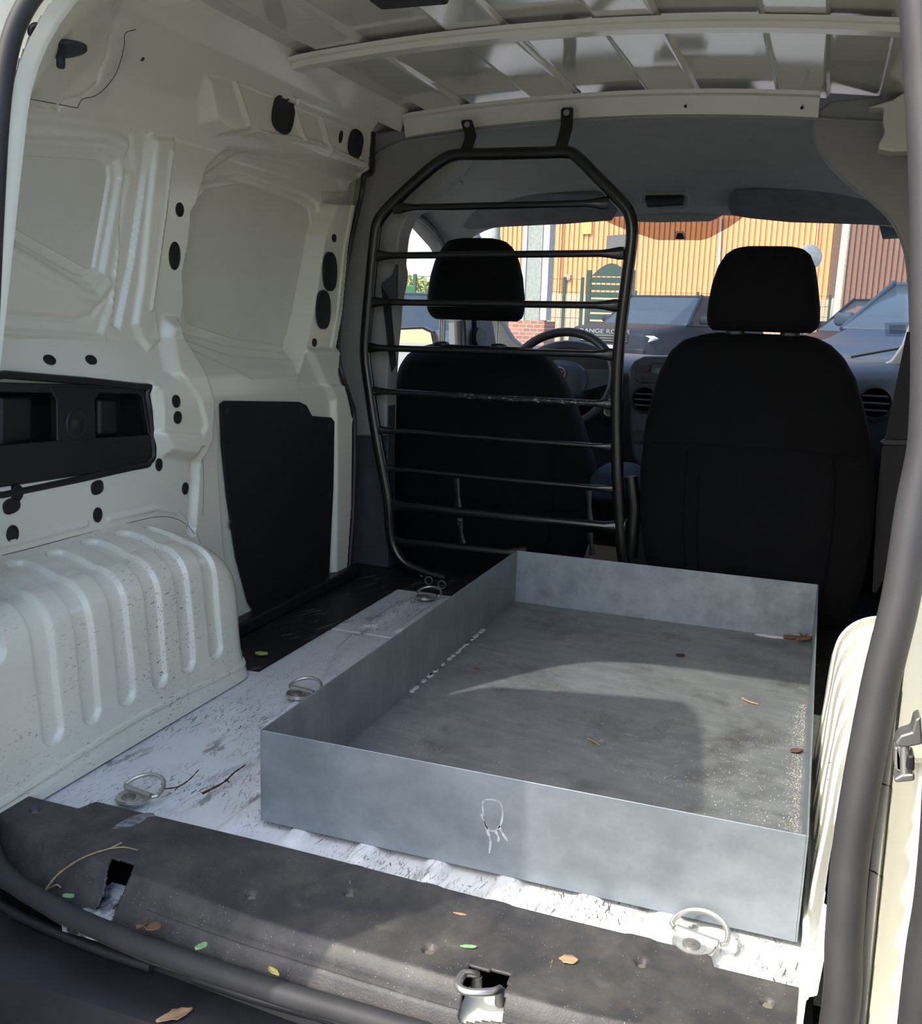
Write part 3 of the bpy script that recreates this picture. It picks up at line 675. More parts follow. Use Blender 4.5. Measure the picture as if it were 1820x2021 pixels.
for pts in (((962, 1640), (968, 1660), (966, 1684)), ((978, 1640), (984, 1652), (983, 1662)), ((984, 1630), (992, 1645), (1002, 1660)), ((950, 1606), (957, 1625), (962, 1640))): blot([G(u, v) for u, v in pts], .0016, 'dried_run', M['run'], rear)
def grit(name, n, place, size, mat, label, seed):
    r_ = random.Random(seed); mb = MB()
    for i in range(n):
        x, y, z = place(r_); q = size*r_.uniform(.4, 1.3); a = r_.uniform(0, 3); c_, s_ = math.cos(a)*q, math.sin(a)*q
        mb.add([(x+c_, y+s_, z), (x-s_, y+c_, z), (x-c_, y-s_, z), (x+s_, y-c_, z), (x, y, z+q*.9)], [(0, 1, 4), (1, 2, 4), (2, 3, 4), (3, 0, 4)])
    o = top(name, mb, mat, label, 'grit', smooth=0); o['kind'] = 'stuff'; return o
def pl(r_):
    k = r_.random()
    if k < .42: return (X1-.004-abs(r_.gauss(0, .010)), r_.uniform(.0, .75), .003)
    if k < .62: return (max(X0, min(X1-.01, .29+r_.gauss(0, .035))), max(.01, .10+r_.gauss(0, .06)), .003)
    if k < .80: return (min(X1-.01, .40+r_.gauss(0, .06)), max(.01, .25+r_.gauss(0, .15)), .003)
    return (r_.uniform(X0+.01, X1-.01), r_.uniform(.01, Y1-.02), .003)
grit('loose_grit', 3400, pl, .0007, plain('pale sand grains', (.48, .45, .38), .9, vary=.3), 'pale sand grains scattered over the floor of the metal tray, thickest along its right wall', 5)
top('lime_crust', MB().ball((.405, 1.146, .0035), (.035, .010, .003), 14), plain('white lime crust', (.5, .52, .52), .8, bump=(150, .5, .003)), 'small white lime crust in the far right corner area of the metal tray', 'crust')

# ---- debris
def leaf(name, c, L, Wd, ang, mat, label, cat, curl=.3, seed=0, z0=0):
    r = random.Random(seed); n = 9; m = 5; vs = []; 
    for i in range(n):
        t = i/(n-1); w_ = Wd*math.sin(PI*(t*.93+.035))**.8*(1+.25*r.uniform(-1, 1))
        for k in range(m):
            q = (k/(m-1)-.5)*2; x = (t-.5)*L; y = q*w_/2; z = curl*Wd*(q*q*.5+.4*(t-.5)**2)+r.uniform(0, .06)*Wd
            vs.append((x*math.cos(ang)-y*math.sin(ang), x*math.sin(ang)+y*math.cos(ang), z))
    fs = [(i*m+k, i*m+k+1, (i+1)*m+k+1, (i+1)*m+k) for i in range(n-1) for k in range(m-1)]
    mb = MB(); mb.add([(v[0]+c[0], v[1]+c[1], v[2]+c[2]+z0) for v in vs], fs); return top(name, mb, mat, label, cat, {'leaf': 'leaves lying in the load space', 'bark chip': 'bark chips on the sill'}.get(cat), solid=.0006)
def twig(pts, r, mat, label, branches=(), rise=.003, name='twig'):
    pp = smoothline(pts, 5); n = len(pp); mb = MB().tube(pp, [r*(1-.5*i/n)*(1+.2*math.sin(i*2.3)) for i in range(n)], 6)
    for b in branches: q = smoothline(b, 3); mb.tube(q, [r*.6]*len(q), 5)
    return top(name, mb, mat, label, 'twig', 'twigs and straws lying about')
brown = plain('dry brown leaf', (.16, .09, .045), .85, vary=.4); darkleaf = plain('dark wet leaf', (.03, .025, .018), .8, vary=.4); green = plain('green leaf scrap', (.20, .34, .16), .8, vary=.3)
straw = plain('dry stem', (.32, .25, .13), .8, vary=.3); redtwig = plain('dark red twig', (.05, .014, .010), .6, vary=.4); yel = plain('yellow leaf', (.42, .40, .12), .7, vary=.3); tan = plain('tan bark', (.36, .24, .13), .85, vary=.3)
F = lambda u, v, z=0.0: tuple(at(u, v, 2, z))
twig([F(315, 1558, .002), F(350, 1553, .004), F(372, 1540, .004), F(392, 1520, .006)], .0013, redtwig, 'thin dark red twig starting at the left lashing ring on the white floor', [[F(352, 1553, .004), F(345, 1560, .003)]])
twig([F(400, 1566, .002), F(440, 1545, .003), F(462, 1525, .004), F(484, 1510, .004)], .0018, redtwig, 'thicker dark red twig lying alone on the white floor left of the tray', [[F(446, 1538, .004), F(452, 1544, .003)]])
twig([F(90, 1757, -.03), F(112, 1728, -.012), F(150, 1700, .006), F(185, 1684, .010), F(215, 1675, .010), F(240, 1663, .012)], .0014, straw, 'long pale dry stem bent over the left part of the sill cover', [[F(215, 1675, .01), F(245, 1672, .009), F(272, 1678, .009)], [F(120, 1752, -.025), F(112, 1746, -.022), F(95, 1754, -.03)]])
twig([F(1090, 1895, .007), F(1085, 1915, .007), F(1077, 1936, .007)], .0007, straw, 'hair thin straw on the sunlit sill cover beside a brown bark chip')
twig([F(1465, 1378, .005), F(1480, 1385, .006), F(1497, 1390, .005)], .0020, tan, 'small tan knotted twig in the sunlit part of the metal tray')
twig([F(1160, 1458, .005), F(1172, 1463, .006), F(1184, 1471, .005)], .0011, tan, 'tiny tan splinter in the shaded middle of the metal tray')
leaf('bark_chip', F(1122, 1896, .008), .020, .014, .2, tan, 'brown diamond shaped bark chip on the sunlit sill cover', 'bark chip', .2, 3)
leaf('bark_chip', F(908, 1804, .008), .016, .004, .1, tan, 'thin sliver of bark on the sill cover near its white floor edge', 'bark chip', .2, 5)
leaf('leaf_scrap', F(925, 1870, .008), .018, .006, .3, green, 'torn green leaf scrap in the middle of the sunlit sill cover', 'leaf', .5, 7)
leaf('leaf_scrap', F(398, 1872, -.010), .014, .009, 1.0, green, 'folded green leaf scrap by the sill seal, left of the sunlit patch', 'leaf', .8, 8)
leaf('leaf_scrap', F(135, 1772, -.022), .014, .008, .3, green, 'tiny green sprig in the gutter at the far left of the sill', 'leaf', .8, 9)
leaf('leaf_scrap', F(540, 1920, -.02), .018, .006, -.4, yel, 'pale yellow green leaf scrap in the gutter at the shadow edge', 'leaf', .8, 10)
leaf('dry_leaf', F(300, 1834, -.012), .020, .016, .2, brown, 'crumpled grey brown leaf in the sill gutter left of the folded green scrap', 'leaf', .5, 11)
leaf('dry_leaf', F(282, 1830, -.012), .016, .014, 1.2, plain('dead leaf', (.10, .06, .045), .9, vary=.5), 'dark brown leaf crumbs next to the crumpled leaf in the gutter', 'leaf', .9, 12)
leaf('dry_leaf', F(345, 2008, -.088), .040, .016, .9, tan, 'tan dry leaf on the bumper at the bottom edge', 'leaf', .4, 13)
leaf('dry_leaf', F(1343, 1295, .004), .018, .011, .3, darkleaf, 'small dark leaf alone on the far floor of the metal tray', 'leaf', .6, 14)
leaf('dry_leaf', F(1572, 1485, .004), .022, .013, .6, plain('reddish brown leaf', (.11, .06, .04), .85, vary=.4), 'reddish brown curled leaf near the right wall of the metal tray', 'leaf', .6, 15)
for i, (u, v, a) in enumerate(((1560, 1262, .2), (1578, 1266, 1.1), (1592, 1268, .6), (1584, 1260, 2.0))):
    leaf('dry_leaf', F(u, v, .004), .030, .016, a, brown, ['flat brown leaf at the left of the heap in the far right tray corner', 'brown leaf standing in the middle of the corner heap in the tray', 'brown leaf touching the right wall in the far corner of the tray', 'brown leaf lying on top at the back of the tray corner heap'][i], 'leaf', .9, 20+i, z0=.002*i)
leaf('leaf_scrap', F(516, 1294, -.012), .026, .016, .4, yel, 'yellow green leaf in the dark step corner beside the left wheel arch', 'leaf', .7, 30)
twig([F(935, 1317, .005), F(948, 1319, .005)], .0020, plain('red brown chip', (.2, .06, .04), .8), 'tiny red brown chip on the tray floor near its left wall', name='wood_chip')
# ================================================================== CAGE
cg = thing('ladder_cage', (-.33, 1.32, 0), 'black tubular ladder shaped cage with cross bars behind the left seat', 'cage')
Q = lambda u, v, y=1.32: tuple(at(u, v, 1, y))
fr = [Q(880, 1142), Q(840, 1130), Q(800, 1112), Q(780, 1085), Q(771, 1050), Q(766, 985), Q(745, 870), Q(731, 780), Q(721, 700), Q(724, 640), Q(731, 560), Q(740, 470), Q(748, 435), Q(775, 402), Q(830, 350), Q(870, 318), Q(900, 306), Q(960, 304), Q(1060, 302), Q(1118, 301), Q(1140, 312), Q(1180, 352), Q(1225, 398), Q(1243, 425), Q(1247, 470), Q(1236, 560), Q(1222, 680), Q(1217, 780), Q(1218, 900), Q(1222, 1000), Q(1228, 1085), Q(1235, 1120)]
pp = smoothline(fr, 5); obj('frame', MB().tube(pp, .0150, 14), M['cagepaint'], cg)
fl = M['cageflake']
bars = [((778, 411), (1202, 401), .0085), ((738, 505), (1232, 500), .0085), ((728, 596), (1222, 603), .0085), ((720, 686), (1214, 700), .0085), ((731, 771), (1214, 798), .0075), ((744, 848), (1216, 883), .0065), ((756, 924), (1220, 966), .0065), ((766, 996), (1235, 1042), .0120), ((772, 1068), (1040, 1093), .0110)]
for i, (a, b, r) in enumerate(bars):
    A = Vector(Q(*a)); B = Vector(Q(*b)); A.y -= .004; B.y -= .004; d = (B-A).normalized(); n = 14
    pts = [A, A+d*.012, A+d*.035, A+d*.055, B-d*.055, B-d*.035, B-d*.012, B]
    rs = [(r*.5, r*1.75), (r*.5, r*1.75), (r*.75, r*1.25), (r, r), (r, r), (r*.75, r*1.25), (r*.5, r*1.75), (r*.5, r*1.75)]
    obj('cross_bar', MB().tube(pts, rs, 12, flat=(0, 1, 0)), fl if i in (4,) else M['cagepaint'], cg)
Pq = lambda *a: tuple(Vector(Q(*a))+Vector((0, -.004, 0)))
for pts in ([(902, 944), (905, 975), (906, 1000)], [(909, 1022), (911, 1050), (915, 1072)], [(1163, 968), (1164, 1000), (1166, 1030)], [(1165, 1050), (1168, 1075), (1170, 1095)]):
    obj('strut', MB().tube([Pq(*p) for p in pts], [(.003, .009), (.003, .005), (.003, .009)], 10, flat=(0, 1, 0)), fl, cg)
obj('lower_rail', MB().tube([Q(1245, 940, 1.33), Q(1252, 1000, 1.33), Q(1246, 1100, 1.33)], .016, 12), M['cagepaint'], cg)
for (u0, v0), (u1, v1), (u2, v2) in (((922, 240), (930, 270), (920, 300)), ((1120, 216), (1119, 250), (1107, 297))):
    a = Vector(at(u0, v0, 1, 1.338)); b = Vector(at(u1, v1, 1, 1.325)); c = Vector(at(u2, v2, 1, 1.31)); wv = Vector((.0150, 0, 0)); mb = MB()
    rr = []
    for p, n_ in ((a+Vector((0, 0, .004)), (0, -1, .2)), (a, (0, -1, .2)), (b, (0, -1, 0)), (c, (0, -1, 0))):
        k = .75 if p == a+Vector((0, 0, .004)) else 1
        rr.append([p-wv*k, p+wv*k, p+wv*k+Vector((0, -.004, 0)), p-wv*k+Vector((0, -.004, 0))])
    br = obj('hanging_bracket', mb.loft(rr), M['cagepaint'], cg, bevel=.0012)
    h = a+(b-a)*.25+Vector((0, -.006, 0)); obj('bracket_bolt', MB().disc(tuple(h), (0, -1, .3), .008, .004, 6).disc(tuple(h+Vector((0, -.003, .001))), (0, -1, .3), .004, .003, 10), M['chrome'], br)

# ================================================================== SEATS
def seat(name, rows, y, hr, label, rods, hy):
    """rows: (v, u_left, u_right) outline of the back measured in the plane y"""
    t = thing(name, (.32 if y < 1.4 else -.4, y+.2, -.15), label, 'seat', 'seats of the cab'); rings = []
    L = []
    for v, a, b in rows:
        p = at(a, v, 1, y); q = at(b, v, 1, y); L.append((p[0], q[0], (p[2]+q[2])/2))
    zt = L[0][2]; zb = L[-1][2]
    Z = np.array([l[2] for l in L])[::-1]; Lx = np.array([l[0] for l in L])[::-1]; Rx = np.array([l[1] for l in L])[::-1]
    for k in range(46):
        s = k/45; z = zb+(zt-zb)*(1-(1-s)**1.6)
        l = np.interp(z, Z, Lx); r = np.interp(z, Z, Rx); cx = (l+r)/2; hw = (r-l)/2
        th = .075*min(1, ((zt-z)/.05+.12))**.5*(.9+.1*math.sin(s*PI)); ring = []
        for i in range(44):
            a = 2*PI*i/44; e = .55; ca, sa = math.cos(a), math.sin(a)
            yy = math.copysign(abs(sa)**e, sa)*th; xx = math.copysign(abs(ca)**e, ca)*hw
            ring.append((cx+xx, y+.055+yy-.012*math.cos(xx/hw*1.4)*0, z))
        rings.append(ring)
    rings[-1:] = [rings[-1]]
    bk = obj('backrest', MB().loft(rings), M['seat'], t, smooth=80)
    # cover seams
    for k in (.20, .26, .82):
        pts = []
        for z in np.linspace(zb+.02, zb+(zt-zb)*.60, 8):
            l = np.interp(z, Z, Lx); r = np.interp(z, Z, Rx); pts.append((l+(r-l)*k+.02*(z-zb), y-.0205-.0*z, z))
        obj('seam', MB().tube(pts, .0022, 6), M['seat'], bk)
    z = zb+(zt-zb)*.62; l = np.interp(z, Z, Lx); r = np.interp(z, Z, Rx); obj('seam', MB().tube([(l+.03, y-.019, z), (r-.03, y-.019, z)], .002, 6), M['seat'], bk)
    # head restraint
    L = []
    for v, a, b in hr:
        p = at(a, v, 1, hy); q = at(b, v, 1, hy); L.append((p[0], q[0], (p[2]+q[2])/2))
    Z = np.array([l[2] for l in L])[::-1]; Lx = np.array([l[0] for l in L])[::-1]; Rx = np.array([l[1] for l in L])[::-1]; rings = []
    for k in range(26):
        s = k/25; z = Z[0]+(Z[-1]-Z[0])*(.5-.5*math.cos(PI*s)); l = np.interp(z, Z, Lx); r = np.interp(z, Z, Rx); cx = (l+r)/2; hw = (r-l)/2
        th = .055*(.25+.75*math.sin(PI*min(max(s, .03), .97))**.6)
        rings.append([(cx+math.copysign(abs(math.cos(a))**.6, math.cos(a))*hw, hy+.045+math.copysign(abs(math.sin(a))**.6, math.sin(a))*th, z) for a in [2*PI*i/36 for i in range(36)]])
    hd_ = obj('head_restraint', MB().loft(rings), M['seat'], t, smooth=80)
    for u in rods:
        p = at(u, rods[u], 1, y+.04); obj('post', MB().tube([(p[0], p[1], zt-.02), (p[0], p[1], Z[0]+.03)], .006, 12), M['chrome'], hd_)
        obj('post_guide', MB().ball((p[0], y+.04, zt+.001), (.022, .02, .008), 14, .6), M['black'], bk)
    # cushion and frame below
    cx = (L[0][0]+L[0][1])/2; lx = (Lx.min()+Rx.max())/2; b0 = min(Lx); cc = np.interp(zb+.05, [zb, zb+1], [0, 1])*0+(rings[0][0][0]+rings[0][18][0])/2
    obj('cushion', MB().ball((cc, y+.33, .10), (.25, .28, .09), 24, .45), M['seatblue'], t, smooth=80)
    obj('seat_base', MB().box((cc-.20, y+.03, -.15), (cc+.20, y+.50, .05)), M['black'], t, bevel=.02)
    return t
rp = [(659, 1410, 1590), (663, 1385, 1612), (675, 1345, 1640), (700, 1318, 1668), (740, 1297, 1692), (790, 1282, 1708), (850, 1268, 1722), (950, 1257, 1734), (1050, 1256, 1726), (1120, 1264, 1712), (1160, 1275, 1700), (1230, 1300, 1680)]
hp = [(484, 1470, 1565), (488, 1448, 1585), (500, 1430, 1600), (525, 1414, 1610), (560, 1402, 1615), (600, 1394, 1619), (630, 1391, 1619), (645, 1393, 1615), (655, 1402, 1600)]
seat('car_seat', rp, 1.30, hp, 'black cloth front seat back with head restraint at right', {1452: 655, 1560: 655}, 1.30)
rd = [(683, 840, 1035), (690, 815, 1056), (705, 795, 1077), (730, 780, 1096), (770, 768, 1118), (830, 761, 1142), (900, 760, 1165), (940, 762, 1172), (1000, 768, 1168), (1060, 775, 1152), (1100, 785, 1140), (1150, 800, 1120)]
hdv = [(468, 900, 965), (472, 878, 985), (485, 866, 1000), (510, 852, 1012), (545, 842, 1020), (590, 835, 1024), (612, 834, 1023), (625, 840, 1020), (632, 850, 1010)]
seat('car_seat', rd, 1.50, hdv, 'black cloth front seat behind the ladder cage, with shiny head restraint posts', {871: 655, 985: 655}, 1.50)
top('armrest', MB().ball(tuple(at(1218, 950, 1, 1.62)), (.060, .16, .045), 20, .6), M['seatblue'], 'navy armrest glimpsed between the two front seats', 'armrest', smooth=80)
top('centre_console', MB().box((-.05, 1.75, -.15), (.06, 2.5, .12)), M['dashdark'], 'dark centre console between the front seats', 'console', bevel=.02)
hb = thing('hand_brake', (.0, 1.7, .12), 'black hand brake lever between the front seats', 'hand brake'); obj('lever', MB().tube([(.0, 1.85, .12), (.0, 1.72, .17), (.0, 1.62, .19)], .012, 12), M['black'], hb); 

# ================================================================== CAB TRIM
tl = [(736, 262), (800, 254), (850, 250), (900, 254), (916, 268), (920, 295), (912, 315), (893, 345), (862, 380), (830, 405), (805, 428), (790, 460), (785, 500), (783, 520), (786, 545), (776, 600), (773, 640), (768, 690), (764, 760), (762, 860), (690, 860), (640, 700), (640, 250)]
struct('wall_front_left', MB().prism(smoothline(P(tl[:18], 1, 1.385), 4)+P(tl[18:], 1, 1.385), (0, .07, 0)), M['trim'], bevel=.006)
struct('trim_7', MB().prism(P([(640, 798), (766, 800), (766, 1250), (640, 1250)], 1, 1.392), (0, .05, 0)), M['trimdark'], bevel=.004)
rr_ = [(1606, 224), (1604, 262), (1612, 290), (1640, 328), (1680, 366), (1722, 398), (1755, 430), (1778, 470), (1790, 520), (1796, 600), (1797, 700), (1797, 860), (1797, 1180), (2050, 1180), (2050, 150), (1720, 190), (1640, 200)]
struct('wall_front_right', MB().prism(smoothline(P(rr_[:12], 1, 1.385), 4)+P(rr_[12:], 1, 1.385), (0, .05, 0)), M['trim'], bevel=.006)
top('body_bracket', MB().prism(P([(1712, 212), (1745, 212), (1743, 240), (1747, 262), (1735, 282), (1733, 294), (1760, 299), (1900, 296), (1900, 160), (1800, 172), (1762, 196)], 1, 1.30), (0, .06, 0)), M['white'], 'white pressed metal corner bracket high on the right, beside the rubber seal', 'bracket', bevel=.008)
# roll seal on the left B pillar
top('door_seal', MB().tube(smoothline([Vector(onsurf(u+3, v, 0))+Vector((0, .012, 0)) for u, v in ((729, 262), (727, 335), (712, 346), (706, 386), (683, 489), (665, 617), (660, 695), (668, 740), (684, 790), (692, 830), (690, 1000), (680, 1140))], 6), .007, 8), M['rubber'], 'thin black seal along the left side door pillar', 'seal')
# headlining
prof = [(1.375, 1.140), (1.44, 1.150), (1.55, 1.145), (1.70, 1.118), (1.82, 1.080), (1.92, 1.048), (2.02, 1.018), (2.10, 1.004), (2.15, 1.004)]
pr = smoothline([(0, a, b) for a, b in prof], 5); R_ = []
for i in range(60):
    x = -.78+1.56*i/59; R_.append([(x, p.y, p.z-.10*max(0, abs(x)-.1)**2-1.2*max(0, abs(x)-.60)**1.6+.012*(1-min(1, abs(x)/.5))) for p in pr])
struct('trim_8', MB().loft(R_, cap=False, closed=False), M['headliner'], solid=.006)
sh = bow('outer_roof', [(1.30-1.36, .02), (.35, .02), (.80, -.13), (.80, -.12), (.35, .035), (-.06, .035)], 1.36, -.76, .76, .01, None); struct('trim_9', sh, M['white'])
# centre pod of headlining over the mirror
hp_ = at(1305, 440, 1, 2.06)
struct('trim_10', MB().prism([(p[0], p[1], p[2]) for p in P([(1180, 412), (1225, 424), (1255, 437), (1300, 438), (1400, 436), (1415, 430), (1440, 414), (1470, 385), (1160, 385)], 1, 2.13)], (0, .02, 0)), M['headliner'], bevel=.004)
def slabq(name, pts, y0, y1, th, mat, label=None, cat=None, parent=None, rad=.012):
    "rounded slab following the slope of the headlining: pixels in, top edge at y0, bottom edge at y1"
    vs_ = [v for u, v in pts]; lo_, hi_ = min(vs_), max(vs_); P_ = []
    for u, v in pts: t = (v-lo_)/(hi_-lo_); P_.append(Vector(at(u, v, 1, y0+(y1-y0)*t)))
    mb = MB().prism(P_, (0, -th*.5, -th))
    return top(name, mb, mat, label, cat, 'sun visors', bevel=rad) if label else obj(name, mb, mat, parent, bevel=rad)
V = [(1452, 368), (1500, 364), (1600, 366), (1760, 376), (1790, 400), (1770, 434), (1700, 432), (1560, 428), (1480, 420), (1444, 414), (1436, 390)]
M['visor'] = plain('dark grey visor vinyl', (.13, .14, .145), .8, bump=(300, .1, .001))
slabq('sun_visor', V, 1.90, 2.04, .018, M['visor'], 'dark grey sun visor folded up above the windscreen at right', 'sun visor', rad=.005)
V = [(872, 400), (930, 385), (1060, 372), (1170, 374), (1212, 382), (1225, 400), (1210, 425), (1120, 432), (1000, 438), (930, 444), (890, 425)]
slabq('sun_visor', V, 1.90, 2.04, .018, M['visor'], 'grey sun visor above the windscreen seen through the top of the cage', 'sun visor', rad=.005)
g = thing('roof_handle', tuple(at(1313, 392, 1, 1.85)), 'small grey roof lamp with dark grip recess in the centre of the headlining', 'roof lamp')
slabq('surround', [(1266, 380), (1274, 376), (1352, 376), (1361, 380), (1361, 400), (1352, 405), (1276, 405), (1266, 400)], 1.80, 1.86, .012, M['headliner'], parent=g, rad=.003)
slabq('recess', [(1274, 385), (1350, 384), (1352, 398), (1278, 401)], 1.79, 1.83, .012, M['black'], parent=g, rad=.002)
slabq('lens', [(1276, 394), (1330, 392), (1350, 389), (1350, 398), (1280, 402)], 1.785, 1.80, .012, M['dash'], parent=g, rad=.002)
gh = thing('grab_handle', tuple(at(900, 370, 1, 1.6)), 'grey roof grab handle above the left cab door', 'handle')
obj('handle_bar', MB().tube(smoothline([at(886, 374, 1, 1.62), at(888, 366, 1, 1.64), at(905, 357, 1, 1.72), at(912, 362, 1, 1.74)], 4), .006, 8), M['trim'], gh)

# ---- left and right cab side with window opening
def cabside(sg, nm):
    x = .765*sg; outer = [(1.40, -.30), (2.75, -.30), (2.75, .62), (2.45, .70), (2.30, .90), (2.12, 1.05), (1.90, 1.12), (1.40, 1.14)]
    win = [(1.50, .47), (2.21, .47), (2.235, .56), (2.22, .66), (2.16, .78), (2.08, .87), (1.98, .925), (1.90, .952), (1.81, .972), (1.70, .985), (1.50, .975)]
    me = bpy.data.meshes.new(nm); b = bmesh.new(); ed = []
    for loop in (outer, win):
        vs_ = [b.verts.new((x, p[0], p[1])) for p in loop]
        for i in range(len(vs_)): ed.append(b.edges.new((vs_[i], vs_[(i+1) % len(vs_)])))
    bmesh.ops.triangle_fill(b, use_beauty=True, edges=ed); b.to_mesh(me); b.free(); me.materials.append(M['pillar'])
    o = bpy.data.objects.new(nm, me); C.objects.link(o); o['kind'] = 'structure'
    m = o.modifiers.new('s', 'SOLIDIFY'); m.thickness = .05; m.offset = -sg
    m.offset = 0
    obj('window_seal', MB().tube(smoothline([(x-sg*.028, p[0], p[1]) for p in win], 4, True), .011, 8, True), M['rubber'], o)
    obj('lower_card', MB().box((min(x-sg*.03, x-sg*.06), 1.45, -.2), (max(x-sg*.03, x-sg*.06), 2.35, .44)), M['trimdark'], o, bevel=.01)
    obj('window_glass', MB().add([(x, p[0], p[1]) for p in win], [tuple(range(len(win)))]), M['glass'], o, smooth=0)
    return o
dl = cabside(-1, 'door_1'); dr = cabside(1, 'door_2')
pts = [at(u, v, 0, -.735) for u, v in ((842, 398), (868, 410), (888, 435), (905, 470), (930, 520), (950, 600))]
obj('door_frame_seal', MB().tube(smoothline(pts, 6), [(.010, .018)]*(5*6+1), 8, flat=(1, 0, 0)), M['rubber'], dl)
obj('mirror_triangle', MB().prism(P([(934, 600), (968, 600), (984, 660), (996, 760), (936, 760)], 0, -.735), (.012, 0, 0)), M['trimdark'], dl, bevel=.004)
obj('tweeter', MB().disc(tuple(at(945, 665, 0, -.715)), (1, -.3, 0), .035, .012, 24), M['dashdark'], dl)
# windscreen pillars
obj('window_post', MB().tube([at(904, 632, 0, -.73), at(906, 700, 0, -.73)], .014, 8), M['trimdark'], dl)
obj('window_post', MB().tube([at(878, 632, 0, -.74), at(876, 700, 0, -.74)], .003, 8), M['trimdark'], dl)
pil = [(868, 392), (925, 425), (943, 470), (962, 545), (985, 628), (1010, 668), (1052, 702), (1060, 760), (990, 760), (972, 640), (948, 560), (925, 500), (895, 450)]
struct('trim_11', MB().prism(P(pil, 1, 2.24), (0, .05, 0)), M['pillar'], bevel=.006)
pilr = [(1795, 440), (1800, 560), (1796, 640), (1782, 680), (1760, 712), (1748, 716), (1752, 726), (1772, 745), (1792, 765), (1900, 800), (1900, 430)]
struct('trim_12', MB().prism(P(pilr, 1, 2.44), (0, .05, 0)), plain('pale pillar trim', (.5, .5, .47), .7), bevel=.006)
# windscreen
ws = MB().add([(-.72, 2.95, .56), (.72, 2.95, .56), (.66, 2.19, 1.005), (-.66, 2.19, 1.005)], [(0, 1, 2, 3)])
win1 = struct('window_1', ws, M['glass'], smooth=0)
def onws(u, v):
    # intersection with the windscreen plane
    n = Vector((0, .445, .76)).normalized(); p0 = Vector((0, 2.19, 1.005)); d = Vector(_F+_R*(u-910)/FPX-_U*(v-1010.5)/FPX); o = Vector(CAM)
    return o+d*((p0-o).dot(n)/d.dot(n))-n*.004
mbf = MB().add([onws(u, v) for u, v in ((1150, 415), (1185, 430), (1232, 450), (1290, 470), (1300, 472), (1385, 472), (1400, 468), (1440, 446), (1480, 418))], [tuple(range(9))]); obj('dotted_band', mbf, M['frit'], win1, smooth=0)
obj('mirror_mount', MB().prism([onws(u, v) for u, v in ((1334, 470), (1338, 458), (1347, 458), (1353, 470))], (0, -.006, 0)), M['hole'], win1, smooth=0)
obj('mount_clip', MB().tube([onws(u, v)+Vector((0, -.01, 0)) for u, v in ((1333, 469), (1336, 456), (1349, 456), (1354, 469))], .0028, 6), plain('pale clip', (.8, .55, .35), .6), win1)
obj('toll_tag', MB().prism([onws(u, v) for u, v in ((1735, 442), (1778, 439), (1786, 444), (1786, 468), (1742, 470))], (0, -.012, 0)), plain('dark green tag', (.05, .07, .065), .5), win1, bevel=.002)
stk = MB().add([onws(u, v) for u, v in ((1746, 635), (1795, 634), (1795, 663), (1748, 662))], [(0, 1, 2, 3)]); obj('sticker', stk, glassm('pale sticker', (.62, .66, .68), .02), win1, smooth=0)
obj('sticker_print', MB().add([onws(u, v)-Vector((0, .001, 0)) for u, v in ((1755, 640), (1788, 639), (1788, 657), (1756, 657))], [(0, 1, 2, 3)]), glassm('sticker print', (.55, .55, .56), .02), win1, smooth=0)
wp = thing('windscreen_wiper', tuple(onws(1700, 705)), 'wiper arm lying across the foot of the windscreen at right', 'wiper')
obj('wiper_arm', MB().tube([onws(1680, 708)+Vector((0, .02, .01)), onws(1740, 697)+Vector((0, .02, .01)), onws(1800, 687)+Vector((0, .02, .01))], [(.004, .007)]*3, 8), M['rubber'], wp)

# ---- cab shell, floor, dashboard
struct('floor_cab', MB().box((-.77, 1.42, -.20), (.77, 3.0, -.16)), M['hole'])
struct('wall_front', MB().box((-.77, 2.75, -.2), (.77, 2.78, .52)), M['hole'])
ds = thing('dashboard', (0, 2.5, .1), 'slate grey dashboard with instrument hood, radio stack and round vents', 'dashboard')
R_ = []
for i in range(61):
    x = -.76+1.52*i/60
    bump_ = .0
    pr = [(2.74, .44), (2.74, .562), (2.55, .558), (2.38, .552), (2.29, .532), (2.255, .50), (2.26, .40), (2.30, .28), (2.34, .16), (2.5, .10)]
    R_.append([(x, a+.10*(abs(x)/.76)**3*0, b+.028*(abs(x)/.76)**2) for a, b in pr])
obj('dash_body', MB().loft(R_), M['dash'], ds, smooth=60)
# instrument hood
yh = 2.20; A0 = at(1035, 720, 1, yh); A1 = at(1216, 745, 1, yh); cx = (A0[0]+A1[0])/2; R_ = []
for j, (y_, k) in enumerate(((2.19, 1.0), (2.20, 1.03), (2.33, .96), (2.46, .7), (2.54, .3))):
    R_.append([(cx+.165*k*math.cos(a), y_, .50+.112*k*math.sin(a)) for a in [PI*q/28 for q in range(29)]]+[(cx-.165*k, y_, .44), (cx+.165*k, y_, .44)])
hood = obj('instrument_hood', MB().loft(R_), M['dash'], ds, smooth=50)
obj('dial_panel', MB().prism([(cx+.148*math.cos(a), 2.187, .495+.098*math.sin(a)) for a in [PI*q/28 for q in range(29)]]+[(cx-.148, 2.187, .42), (cx+.148, 2.187, .42)], (0, .01, 0)), M['hole'], hood)
